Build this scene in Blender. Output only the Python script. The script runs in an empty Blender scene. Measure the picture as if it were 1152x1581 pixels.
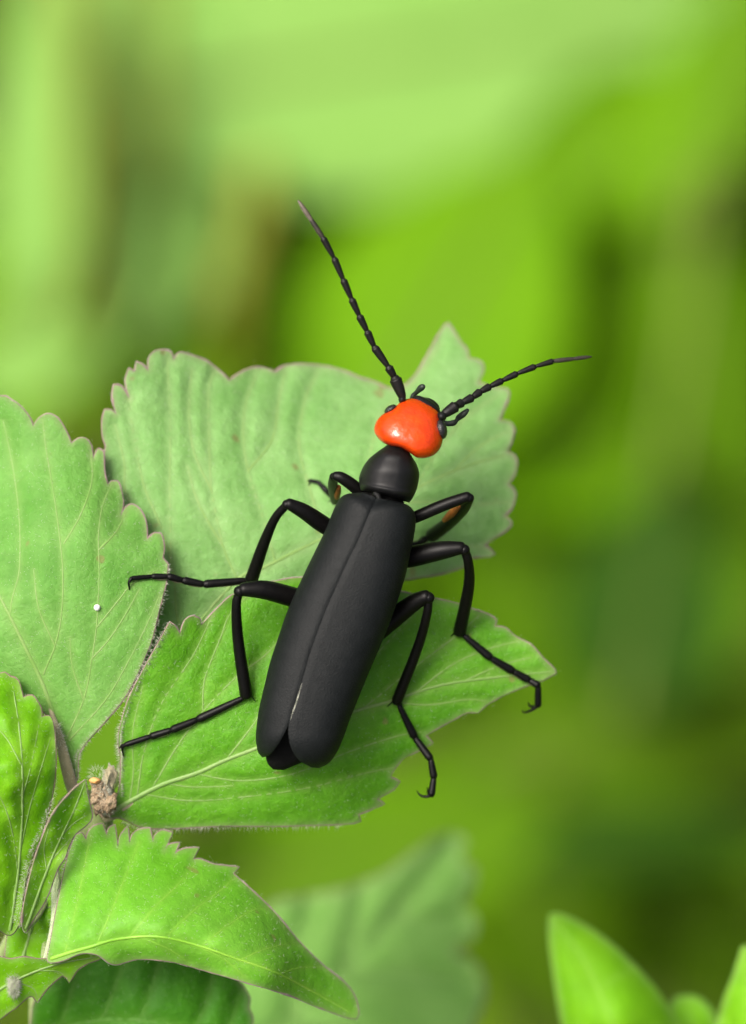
import bpy, math, random
import numpy as np
from mathutils import Vector, noise
from mathutils.geometry import delaunay_2d_cdt

random.seed(7)
rng = np.random.default_rng(7)
scene = bpy.context.scene
col = scene.collection

# ------------------------------------------------------------------ camera
# Real-world metres.  The beetle is about 16 mm long and sits 0.62 m above the soil;
# the camera is 20 cm away and looks down at 60 degrees.
PITCH = math.radians(60)
HALF_V = math.atan(math.tan(math.radians(12)) / 2)
W0, H0 = 1152.0, 1581.0                      # photo pixels
FPX = (H0 / 2) / math.tan(HALF_V)
DIST = 0.200
TARGET = Vector((0, 0, 0.62))
FWD = Vector((0, math.cos(PITCH), -math.sin(PITCH)))
UPV = Vector((0, math.sin(PITCH), math.cos(PITCH)))
RGT = Vector((1, 0, 0))
CAM = TARGET - FWD * DIST

cam_data = bpy.data.cameras.new("camera")
cam = bpy.data.objects.new("camera", cam_data)
col.objects.link(cam)
cam.location = CAM
cam.rotation_euler = (math.pi / 2 - PITCH, 0, 0)
cam_data.sensor_fit = 'VERTICAL'
cam_data.sensor_height = 36
cam_data.lens = 18 / math.tan(HALF_V)
cam_data.clip_start = 0.002
cam_data.clip_end = 200
cam_data.dof.use_dof = True
cam_data.dof.focus_distance = DIST + 0.0026
cam_data.dof.aperture_fstop = cam_data.lens / 5.4
cam_data.dof.aperture_blades = 0
scene.camera = cam

# ------------------------------------------------------------------ light: bright overcast day
SUN_TO = Vector((-0.38, -0.12, 0.91)).normalized()
world = bpy.data.worlds.new("World")
scene.world = world
world.use_nodes = True
wn = world.node_tree
wn.nodes.clear()
sky = wn.nodes.new("ShaderNodeTexSky")
sky.sky_type = 'NISHITA'
sky.sun_disc = False
sky.sun_elevation = math.asin(SUN_TO.z)
sky.sun_rotation = math.atan2(SUN_TO.x, SUN_TO.y)
sky.air_density = 0.35
sky.dust_density = 8.0
sky.ozone_density = 0.5
bg = wn.nodes.new("ShaderNodeBackground")
bg.inputs[1].default_value = 0.085
wo = wn.nodes.new("ShaderNodeOutputWorld")
wn.links.new(sky.outputs[0], bg.inputs[0])
wn.links.new(bg.outputs[0], wo.inputs[0])
sl = bpy.data.lights.new("sun", 'SUN')
sl.energy = 1.5
sl.angle = math.radians(26)
sl.color = (1.0, 0.96, 0.88)
sun = bpy.data.objects.new("sun", sl)
sun.rotation_euler = SUN_TO.to_track_quat('Z', 'Y').to_euler()
sun.location = (0, 0, 3)
col.objects.link(sun)

scene.view_settings.view_transform = 'Standard'
scene.view_settings.look = 'None'
scene.view_settings.exposure = 1.66
scene.view_settings.gamma = 1.0
scene.view_settings.use_curve_mapping = False
scene.render.engine = 'CYCLES'
scene.cycles.max_bounces = 8
scene.cycles.use_denoising = True

# ------------------------------------------------------------------ helpers
def P(px, py, d):
    """photo pixel + distance (mm) behind the plane of the beetle's back -> world point"""
    t = DIST + d * 0.001
    return CAM + (FWD + RGT * ((px - W0 / 2) / FPX) + UPV * ((H0 / 2 - py) / FPX)) * t

def mm(px, d=0.0):
    """length in metres of px photo pixels at depth d"""
    return px / FPX * (DIST + d * 0.001)

def empty(name, loc, parent=None):
    o = bpy.data.objects.new(name, None)
    o.empty_display_size = 0.005
    col.objects.link(o)
    o.location = loc
    if parent:
        o.parent = parent
    return o

def root_loc(o):
    v = Vector((0, 0, 0))
    while o is not None:
        v = v + o.location
        o = o.parent
    return v

def build(name, verts, faces, mats, parent=None, smooth=True, attrs=None, face_mats=None):
    off = root_loc(parent)
    me = bpy.data.meshes.new(name)
    me.from_pydata([tuple(Vector(v) - off) for v in verts], [], faces)
    if not isinstance(mats, (list, tuple)):
        mats = [mats]
    for m in mats:
        me.materials.append(m)
    if smooth:
        me.polygons.foreach_set("use_smooth", [True] * len(me.polygons))
    if face_mats is not None:
        me.polygons.foreach_set("material_index", face_mats)
    for k, vals in (attrs or {}).items():
        a = me.attributes.new(k, 'FLOAT', 'POINT')
        a.data.foreach_set("value", np.asarray(vals, dtype=np.float32))
    me.update()
    o = bpy.data.objects.new(name, me)
    col.objects.link(o)
    if parent:
        o.parent = parent
    return o

def tag(o, label=None, cat=None, group=None, kind=None):
    for k, v in (("label", label), ("category", cat), ("group", group), ("kind", kind)):
        if v:
            o[k] = v
    return o

def catmull(pts, n=8, closed=False):
    """pts: rows of numbers; an optional corner flag in position 2 of 2-D rows is handled by outline()"""
    A = np.array(pts, float)
    N = len(A)
    out = []
    segs = N if closed else N - 1
    for i in range(segs):
        p1, p2 = A[i], A[(i + 1) % N]
        p0 = A[i - 1] if (closed or i > 0) else 2 * p1 - p2
        p3 = A[(i + 2) % N] if (closed or i + 2 < N) else 2 * p2 - p1
        for k in range(n):
            t = k / n
            out.append(0.5 * ((2 * p1) + (-p0 + p2) * t + (2 * p0 - 5 * p1 + 4 * p2 - p3) * t * t + (-p0 + 3 * p1 - 3 * p2 + p3) * t ** 3))
    if not closed:
        out.append(A[-1])
    return np.array(out)

def outline(pts, step=5.0):
    """closed outline; a third value 1 marks a sharp corner.  Returned evenly sampled."""
    N = len(pts)
    out = []
    for i in range(N):
        a, b = pts[i], pts[(i + 1) % N]
        p1, p2 = np.array(a[:2], float), np.array(b[:2], float)
        p0 = np.array(pts[i - 1][:2], float)
        p3 = np.array(pts[(i + 2) % N][:2], float)
        if len(a) > 2:
            p0 = 2 * p1 - p2
        if len(b) > 2:
            p3 = 2 * p2 - p1
        n = max(1, int(np.linalg.norm(p2 - p1) / step))
        for k in range(n):
            t = k / n
            out.append(0.5 * ((2 * p1) + (-p0 + p2) * t + (2 * p0 - 5 * p1 + 4 * p2 - p3) * t * t + (-p0 + 3 * p1 - 3 * p2 + p3) * t ** 3))
    return np.array(out)

def tube_data(pts, radii, nseg=10, cap=True, squash=None):
    """round-ended tube through world points"""
    pts = [Vector(p) for p in pts]
    radii = list(radii)
    n = len(pts)
    tang = []
    for i in range(n):
        a, b = pts[max(0, i - 1)], pts[min(n - 1, i + 1)]
        tang.append((b - a).normalized())
    if cap:
        pre, prer, post, postr = [], [], [], []
        for k in (1.0, 0.85, 0.5):
            pre.append(pts[0] - tang[0] * radii[0] * 0.8 * k)
            prer.append(radii[0] * math.sqrt(max(0.0025, 1 - k * k)))
        for k in (0.5, 0.85, 1.0):
            post.append(pts[-1] + tang[-1] * radii[-1] * 0.8 * k)
            postr.append(radii[-1] * math.sqrt(max(0.0025, 1 - k * k)))
        tang = [tang[0]] * 3 + tang + [tang[-1]] * 3
        pts = pre + pts + post
        radii = prer + radii + postr
    n = len(pts)
    up = FWD if abs(tang[0].dot(FWD)) < 0.9 else UPV
    nrm = (up - tang[0] * up.dot(tang[0])).normalized()
    V, F = [], []
    for i in range(n):
        t = tang[i]
        nrm = (nrm - t * nrm.dot(t)).normalized()
        bi = t.cross(nrm)
        for k in range(nseg):
            a = 2 * math.pi * k / nseg
            s = squash if squash else 1.0
            V.append(pts[i] + (nrm * math.cos(a) * s + bi * math.sin(a)) * radii[i])
    for i in range(n - 1):
        for k in range(nseg):
            k2 = (k + 1) % nseg
            F.append((i * nseg + k, i * nseg + k2, (i + 1) * nseg + k2, (i + 1) * nseg + k))
    F.append(tuple(range(nseg - 1, -1, -1)))
    F.append(tuple((n - 1) * nseg + k for k in range(nseg)))
    return V, F

def tube(name, pts, radii, mat, parent, nseg=10, sub=4, squash=None):
    rows = [list(p) + [r] for p, r in zip(pts, radii)]
    c = catmull(rows, sub)
    V, F = tube_data([r[:3] for r in c], [max(1e-6, r[3]) for r in c], nseg, True, squash)
    return build(name, V, F, mat, parent)

def merge(parts):
    V, F = [], []
    for v, f in parts:
        b = len(V)
        V += v
        F += [tuple(i + b for i in q) for q in f]
    return V, F

class TPS:
    """thin-plate depth field over photo pixels"""
    def __init__(self, ctrl):
        c = np.array(ctrl, float)
        self.x = c[:, :2] / 100.0
        n = len(c)
        K = self._k(self.x, self.x) + np.eye(n) * 0.02
        Pm = np.hstack([np.ones((n, 1)), self.x])
        L = np.zeros((n + 3, n + 3))
        L[:n, :n] = K
        L[:n, n:] = Pm
        L[n:, :n] = Pm.T
        self.w = np.linalg.solve(L, np.concatenate([c[:, 2], np.zeros(3)]))
    @staticmethod
    def _k(a, b):
        r2 = ((a[:, None, :] - b[None, :, :]) ** 2).sum(-1)
        return 0.5 * r2 * np.log(r2 + 1e-9)
    def __call__(self, xy):
        q = np.atleast_2d(np.asarray(xy, float)) / 100.0
        n = len(self.x)
        return self._k(q, self.x) @ self.w[:n] + self.w[n] + q @ self.w[n + 1:]

def dist_poly(q, poly, closed):
    """distance of points q to a polyline"""
    a = poly if closed else poly[:-1]
    b = np.roll(poly, -1, 0) if closed else poly[1:]
    best = np.full(len(q), 1e9)
    for s, e in zip(a, b):
        d = e - s
        L = (d * d).sum() + 1e-12
        t = np.clip(((q - s) @ d) / L, 0, 1)
        best = np.minimum(best, np.hypot(*(q - s - t[:, None] * d).T))
    return best

def inside(q, poly):
    x, y = q[:, 0], q[:, 1]
    r = np.zeros(len(q), bool)
    a, b = poly, np.roll(poly, -1, 0)
    for (x1, y1), (x2, y2) in zip(a, b):
        c = ((y1 > y) != (y2 > y))
        with np.errstate(divide='ignore', invalid='ignore'):
            r ^= c & (x < (x2 - x1) * (y - y1) / (y2 - y1 + 1e-12) + x1)
    return r

# ------------------------------------------------------------------ materials
def new_mat(name):
    m = bpy.data.materials.new(name)
    m.use_nodes = True
    nt = m.node_tree
    nt.nodes.clear()
    out = nt.nodes.new("ShaderNodeOutputMaterial")
    return m, nt, out

def N(nt, t, **kw):
    n = nt.nodes.new("ShaderNode" + t)
    for k, v in kw.items():
        if k.startswith("i_"):
            n.inputs[k[2:].replace("_", " ")].default_value = v
        else:
            setattr(n, k, v)
    return n

def coords(nt, scale=1000.0):
    tc = N(nt, "TexCoord")
    mp = N(nt, "Mapping")
    mp.inputs["Scale"].default_value = (scale,) * 3
    nt.links.new(tc.outputs["Object"], mp.inputs["Vector"])
    return mp.outputs["Vector"]

def ramp(nt, src, stops):
    r = N(nt, "ValToRGB")
    el = r.color_ramp.elements
    while len(el) > 1:
        el.remove(el[-1])
    el[0].position, el[0].color = stops[0][0], (*stops[0][1], 1)
    for p, c in stops[1:]:
        e = el.new(p)
        e.color = (*c, 1)
    nt.links.new(src, r.inputs["Fac"])
    return r.outputs["Color"]

def mixc(nt, fac, a, b, mode='MIX'):
    n = N(nt, "Mix", data_type='RGBA', blend_type=mode)
    for k, v in ((0, fac), (6, a), (7, b)):
        if hasattr(v, "is_output"):
            nt.links.new(v, n.inputs[k])
        else:
            n.inputs[k].default_value = v if k == 0 else (*v, 1)
    return n.outputs[2]

def leaf_material(name, dark, light, vein, trans, trans_amt=0.35, rough=0.5, sheen=0.25, cell=2.6, spots=True, bump=0.6):
    """near leaves: mottled blade, fine net of veinlets, freckles"""
    m, nt, out = new_mat(name)
    v = coords(nt)
    n1 = N(nt, "TexNoise", i_Scale=0.34, i_Detail=5.0, i_Roughness=0.6)
    nt.links.new(v, n1.inputs["Vector"])
    n2 = N(nt, "TexNoise", i_Scale=2.4, i_Detail=6.0, i_Roughness=0.7)
    nt.links.new(v, n2.inputs["Vector"])
    base = ramp(nt, n1.outputs["Fac"], [(0.3, dark), (0.7, light)])
    fine = ramp(nt, n2.outputs["Fac"], [(0.3, (0.84, 0.86, 0.82)), (0.7, (1.10, 1.08, 1.12))])
    c = mixc(nt, 1.0, base, fine, 'MULTIPLY')
    n4 = N(nt, "TexNoise", i_Scale=0.95, i_Detail=4.0, i_Roughness=0.55)
    nt.links.new(v, n4.inputs["Vector"])
    patch = ramp(nt, n4.outputs["Fac"], [(0.36, (0.90, 0.92, 0.87)), (0.64, (1.07, 1.05, 1.10))])
    c = mixc(nt, 1.0, c, patch, 'MULTIPLY')
    fk = N(nt, "TexVoronoi", i_Scale=3.2)
    nt.links.new(v, fk.inputs["Vector"])
    fkc = ramp(nt, fk.outputs["Distance"], [(0.05, (0.4, 0.4, 0.4)), (0.13, (0, 0, 0))])
    c = mixc(nt, fkc, c, (0.36, 0.48, 0.24))
    # veinlet net
    vo = N(nt, "TexVoronoi", feature='DISTANCE_TO_EDGE', i_Scale=cell)
    wv = N(nt, "TexNoise", i_Scale=1.3, i_Detail=2.0)
    nt.links.new(v, wv.inputs["Vector"])
    add = N(nt, "VectorMath", operation='MULTIPLY_ADD')
    add.inputs[1].default_value = (0.5, 0.5, 0.5)
    nt.links.new(wv.outputs["Color"], add.inputs[0])
    nt.links.new(v, add.inputs[2])
    nt.links.new(add.outputs[0], vo.inputs["Vector"])
    net = ramp(nt, vo.outputs["Distance"], [(0.0, (1, 1, 1)), (0.10, (0, 0, 0))])
    netf = N(nt, "Math", operation='MULTIPLY')
    netf.inputs[1].default_value = 0.10
    nt.links.new(net, netf.inputs[0])
    c = mixc(nt, netf.outputs[0], c, vein)
    at = N(nt, "Attribute", attribute_name="vein")
    vf = N(nt, "Math", operation='MULTIPLY')
    vf.inputs[1].default_value = 0.40
    nt.links.new(at.outputs["Fac"], vf.inputs[0])
    c = mixc(nt, vf.outputs[0], c, vein)
    am = N(nt, "Attribute", attribute_name="edge")
    ef = N(nt, "Math", operation='MULTIPLY')
    ef.inputs[1].default_value = 0.35
    nt.links.new(am.outputs["Fac"], ef.inputs[0])
    c = mixc(nt, ef.outputs[0], c, (0.27, 0.26, 0.16))
    if spots:
        n3 = N(nt, "TexNoise", i_Scale=1.1, i_Detail=1.0)
        nt.links.new(v, n3.inputs["Vector"])
        sp = ramp(nt, n3.outputs["Fac"], [(0.735, (0, 0, 0)), (0.78, (0.6, 0.6, 0.6))])
        c = mixc(nt, sp, c, (0.20, 0.16, 0.06))
    pb = N(nt, "BsdfPrincipled", i_Roughness=rough)
    pb.inputs["Specular IOR Level"].default_value = 0.22
    pb.inputs["Sheen Weight"].default_value = sheen
    pb.inputs["Sheen Roughness"].default_value = 0.5
    pb.inputs["Sheen Tint"].default_value = (0.85, 1.0, 0.8, 1)
    nt.links.new(c, pb.inputs["Base Color"])
    bm = N(nt, "Bump", i_Strength=bump, i_Distance=0.00012)
    hsum = N(nt, "Math", operation='MULTIPLY_ADD')
    hsum.inputs[1].default_value = -0.10
    nt.links.new(net, hsum.inputs[0])
    nt.links.new(n2.outputs["Fac"], hsum.inputs[2])
    hs2 = N(nt, "Math", operation='MULTIPLY_ADD')
    hs2.inputs[1].default_value = 2.2
    nt.links.new(n4.outputs["Fac"], hs2.inputs[0])
    nt.links.new(hsum.outputs[0], hs2.inputs[2])
    nt.links.new(hs2.outputs[0], bm.inputs["Height"])
    nt.links.new(bm.outputs[0], pb.inputs["Normal"])
    tr = N(nt, "BsdfTranslucent")
    tr.inputs["Color"].default_value = (*trans, 1)
    nt.links.new(bm.outputs[0], tr.inputs["Normal"])
    mx = N(nt, "MixShader")
    mx.inputs[0].default_value = trans_amt
    nt.links.new(pb.outputs[0], mx.inputs[1])
    nt.links.new(tr.outputs[0], mx.inputs[2])
    nt.links.new(mx.outputs[0], out.inputs["Surface"])
    return m

def plain_material(name, a, b, scale=1.5, rough=0.6, spec=0.4, sheen=0.0, bump=0.2, bdist=0.00005, trans=None, trans_amt=0.3, attr=None, coat=0.0, sheen_rough=0.4):
    m, nt, out = new_mat(name)
    v = coords(nt)
    n1 = N(nt, "TexNoise", i_Scale=scale, i_Detail=5.0, i_Roughness=0.6)
    nt.links.new(v, n1.inputs["Vector"])
    src = n1.outputs["Fac"]
    if attr:
        at = N(nt, "Attribute", attribute_name=attr)
        src = at.outputs["Fac"]
        c = ramp(nt, src, [(0.0, a), (1.0, b)])
    else:
        c = ramp(nt, src, [(0.3, a), (0.7, b)])
    pb = N(nt, "BsdfPrincipled", i_Roughness=rough)
    pb.inputs["Specular IOR Level"].default_value = spec
    pb.inputs["Sheen Weight"].default_value = sheen
    pb.inputs["Sheen Roughness"].default_value = sheen_rough
    pb.inputs["Coat Weight"].default_value = coat
    nt.links.new(c, pb.inputs["Base Color"])
    bm = N(nt, "Bump", i_Strength=bump, i_Distance=bdist)
    n2 = N(nt, "TexNoise", i_Scale=scale * 6, i_Detail=3.0)
    nt.links.new(v, n2.inputs["Vector"])
    nt.links.new(n2.outputs["Fac"], bm.inputs["Height"])
    nt.links.new(bm.outputs[0], pb.inputs["Normal"])
    if trans:
        tr = N(nt, "BsdfTranslucent")
        tr.inputs["Color"].default_value = (*trans, 1)
        mx = N(nt, "MixShader")
        mx.inputs[0].default_value = trans_amt
        nt.links.new(pb.outputs[0], mx.inputs[1])
        nt.links.new(tr.outputs[0], mx.inputs[2])
        nt.links.new(mx.outputs[0], out.inputs["Surface"])
    else:
        nt.links.new(pb.outputs[0], out.inputs["Surface"])
    return m

M = {}
VEIN = (0.22, 0.36, 0.10)
M['leaf_pale'] = leaf_material("leaf_pale", (0.145, 0.33, 0.078), (0.21, 0.40, 0.125), (0.27, 0.38, 0.16), (0.15, 0.38, 0.04), 0.32, 0.55, 0.05)  # paler base: its own tint, plus sheen at a glancing angle painted in
M['leaf_mid'] = leaf_material("leaf_mid", (0.095, 0.28, 0.034), (0.15, 0.345, 0.066), VEIN, (0.15, 0.40, 0.02), 0.35, 0.5, 0.03)
M['leaf_bright'] = leaf_material("leaf_bright", (0.070, 0.265, 0.006), (0.115, 0.335, 0.016), (0.23, 0.38, 0.08), (0.14, 0.40, 0.006), 0.36, 0.45, 0.02)
M['leaf_lime'] = leaf_material("leaf_lime", (0.11, 0.36, 0.014), (0.165, 0.43, 0.038), (0.20, 0.40, 0.05), (0.19, 0.48, 0.008), 0.36, 0.45, 0.02, bump=0.35)
M['leaf_young'] = leaf_material("leaf_young", (0.11, 0.35, 0.002), (0.17, 0.42, 0.006), (0.24, 0.44, 0.05), (0.26, 0.58, 0.003), 0.42, 0.45, 0.02, cell=1.4, spots=False, bump=0.35)
M['leaf_shoot'] = leaf_material("leaf_shoot", (0.13, 0.37, 0.003), (0.17, 0.42, 0.006), (0.20, 0.44, 0.03), (0.26, 0.58, 0.003), 0.40, 0.7, 0.0, spots=False, bump=0.1)
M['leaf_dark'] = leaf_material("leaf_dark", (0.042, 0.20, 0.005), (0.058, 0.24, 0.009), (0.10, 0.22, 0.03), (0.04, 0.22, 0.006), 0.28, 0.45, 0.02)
M['leaf_grey'] = leaf_material("leaf_grey", (0.18, 0.40, 0.07), (0.23, 0.46, 0.10), (0.24, 0.44, 0.12), (0.20, 0.48, 0.05), 0.40, 0.6, 0.05)
M['vein'] = plain_material("vein", (0.16, 0.31, 0.06), (0.23, 0.36, 0.11), 1.0, 0.5, 0.4, trans=(0.3, 0.45, 0.1))
M['vein_dull'] = plain_material("vein_dull", (0.13, 0.33, 0.02), (0.20, 0.38, 0.04), 1.0, 0.5, 0.3)
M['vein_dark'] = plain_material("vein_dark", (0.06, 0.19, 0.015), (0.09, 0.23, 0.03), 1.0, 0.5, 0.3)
M['margin'] = plain_material("margin", (0.13, 0.095, 0.075), (0.24, 0.175, 0.155), 1.6, 0.7, 0.3, sheen=0.3)
M['margin_dark'] = plain_material("margin_dark", (0.10, 0.08, 0.055), (0.19, 0.15, 0.10), 1.6, 0.7, 0.3)
M['hair'] = plain_material("hair", (0.45, 0.48, 0.36), (0.55, 0.55, 0.46), 3.0, 0.5, 0.4, trans=(0.5, 0.55, 0.4))
M['stem'] = plain_material("stem", (0.15, 0.24, 0.06), (0.26, 0.30, 0.13), 1.2, 0.6, 0.3, sheen=0.3, bump=0.5)
M['stem_brown'] = plain_material("stem_brown", (0.20, 0.19, 0.10), (0.30, 0.26, 0.17), 1.4, 0.7, 0.3, sheen=0.3, bump=0.6)
M['bud'] = plain_material("bud", (0.26, 0.18, 0.10), (0.46, 0.36, 0.24), 2.2, 0.75, 0.2, bump=1.0, bdist=0.0002)
M['bud_orange'] = plain_material("bud_orange", (0.5, 0.25, 0.07), (0.65, 0.36, 0.14), 2.0, 0.6, 0.3)
M['wool'] = plain_material("wool", (0.34, 0.50, 0.17), (0.48, 0.60, 0.32), 2.5, 0.8, 0.2, sheen=0.5, bump=1.0, bdist=0.0002)
M['bead'] = plain_material("bead", (0.55, 0.56, 0.52), (0.65, 0.66, 0.62), 2.0, 0.3, 0.5)
M['elytron'] = plain_material("elytron", (0.0036, 0.0047, 0.0048), (0.0062, 0.0076, 0.0077), 2.6, 0.55, 0.14, sheen=0.0, bump=0.7, bdist=0.00004)
M['abdomen'] = plain_material("abdomen", (0.002, 0.002, 0.002), (0.004, 0.004, 0.004), 4.0, 0.7, 0.1)
M['chitin'] = plain_material("chitin", (0.0045, 0.0048, 0.0048), (0.007, 0.0073, 0.0073), 5.0, 0.45, 0.22, bump=0.3, bdist=0.00003)
M['chitin_gloss'] = plain_material("chitin_gloss", (0.0015, 0.0015, 0.0015), (0.003, 0.0028, 0.0025), 5.0, 0.42, 0.14, bump=0.25, bdist=0.00003)
M['antenna'] = plain_material("antenna", (0.003, 0.003, 0.0025), (0.006, 0.005, 0.004), 5.0, 0.42, 0.25, bump=0.2)
M['antenna_pale'] = plain_material("antenna_pale", (0.05, 0.04, 0.03), (0.12, 0.10, 0.075), 4.0, 0.5, 0.4)
M['antenna_tip'] = plain_material("antenna_tip", (0.012, 0.010, 0.007), (0.03, 0.024, 0.017), 4.0, 0.5, 0.4)
M['joint'] = plain_material("joint", (0.16, 0.13, 0.08), (0.26, 0.22, 0.15), 4.0, 0.5, 0.3)
M['orange'] = plain_material("orange", (0.45, 0.026, 0.0008), (0.54, 0.050, 0.0015), 1.2, 0.26, 0.45, bump=0.5, bdist=0.00005, coat=0.15)
M['orange_hair'] = plain_material("orange_hair", (0.20, 0.065, 0.010), (0.32, 0.11, 0.02), 4.0, 0.6, 0.3, bump=0.8)
M['eye'] = plain_material("eye", (0.008, 0.008, 0.008), (0.02, 0.02, 0.02), 10.0, 0.25, 0.5, bump=0.4)

# ------------------------------------------------------------------ ground and low growth
gm, gnt, gout = new_mat("soil")
gv = coords(gnt, 1.0)
gn = N(gnt, "TexNoise", i_Scale=30.0, i_Detail=8.0, i_Roughness=0.65)
gnt.links.new(gv, gn.inputs["Vector"])
gc = ramp(gnt, gn.outputs["Fac"], [(0.3, (0.035, 0.045, 0.012)), (0.55, (0.07, 0.085, 0.02)), (0.75, (0.11, 0.10, 0.04))])
gp = N(gnt, "BsdfPrincipled", i_Roughness=0.95)
gp.inputs["Specular IOR Level"].default_value = 0.1
gnt.links.new(gc, gp.inputs["Base Color"])
gb = N(gnt, "Bump", i_Strength=0.8, i_Distance=0.01)
gnt.links.new(gn.outputs["Fac"], gb.inputs["Height"])
gnt.links.new(gb.outputs[0], gp.inputs["Normal"])
gnt.links.new(gp.outputs[0], gout.inputs["Surface"])
gV, gF = [], []
xs = [-60, -15, -4] + list(np.linspace(-1.2, 1.2, 49)) + [4, 15, 60]
for y in xs:
    for x in xs:
        z = 0.010 * noise.noise(Vector((x * 6, y * 6, 0.3))) if abs(x) < 2 and abs(y) < 2 else 0.0
        gV.append((x, y, z - 0.012))
nx = len(xs)
for j in range(nx - 1):
    for i in range(nx - 1):
        gF.append((j * nx + i, j * nx + i + 1, (j + 1) * nx + i + 1, (j + 1) * nx + i))
tag(build("ground", gV, gF, gm), "dark soil under the weeds", "ground", kind="structure")

def blade(base, direc, normal, length, width, fold=0.25, droop=0.25, rows=7, shape=1.0):
    """a simple leaf blade with two halves folded at the midrib and thickness; world-space data"""
    d = Vector(direc).normalized()
    n = Vector(normal)
    n = (n - d * n.dot(d)).normalized()
    s = d.cross(n)
    V, F = [], []
    th = max(0.00012, width * 0.006)
    for layer in (0, 1):
        for i in range(rows + 1):
            t = i / rows
            w = width * 0.5 * (math.sin(math.pi * min(1, t ** 0.75 * 0.97 + 0.02)) ** shape) + 0.0003
            c = Vector(base) + d * length * t - n * droop * length * t * t
            for k in (-1, -0.5, 0, 0.5, 1):
                V.append(c + s * w * k + n * (abs(k) * fold * w - 0.12 * w * (abs(k) == 1)) - n * th * layer)
    c5, L = 5, (rows + 1) * 5
    for i in range(rows):
        for k in range(4):
            a = i * c5 + k
            F.append((a, a + 1, a + 1 + c5, a + c5))
            F.append((L + a, L + a + c5, L + a + 1 + c5, L + a + 1))
        for k in (0, 4):
            a = i * c5 + k
            F.append((a, a + c5, L + a + c5, L + a))
    for i in (0, rows):
        for k in range(4):
            a = i * c5 + k
            F.append((a, a + 1, L + a + 1, L + a))
    return V, F

M['cover'] = plain_material("cover", (0.055, 0.15, 0.002), (0.12, 0.235, 0.004), 0.05, 0.65, 0.08, attr="tint", trans=(0.16, 0.36, 0.01), trans_amt=0.35, bump=0.1)
cV, cF, cT = [], [], []
for i in range(13000):
    far = i >= 5200
    x, y = rng.uniform(-0.36, 0.36), rng.uniform(-0.22, 0.80)
    if far:
        x, y = rng.uniform(-1.5, 1.5), rng.uniform(-0.9, 2.2)
        if abs(x) < 0.34 and -0.20 < y < 0.78:
            continue
    z = rng.uniform(0.0, 0.075) + 0.03 * noise.noise(Vector((x * 9, y * 9, 2.0)))
    a = rng.uniform(0, 6.283)
    L = rng.uniform(0.026, 0.060) if far else rng.uniform(0.010, 0.028)
    up = Vector((rng.normal(0, .35), rng.normal(0, .35), 1))
    V, F = blade((x, y, max(z, -0.005)), (math.cos(a), math.sin(a), rng.uniform(-0.2, 0.6)), up, L, L * rng.uniform(0.4, 0.65), rows=3)
    b = len(cV)
    cV += V
    cF += [tuple(q + b for q in f) for f in F]
    t = float(np.clip(0.5 + 0.8 * noise.noise(Vector((x * 12, y * 12, 5.0))) + rng.normal(0, 0.2), 0, 1))
    cT += [t] * len(V)
tag(build("ground_cover", cV, cF, M['cover'], attrs={"tint": cT}), "low green leafy growth covering the soil", "ground cover", kind="stuff")

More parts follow.
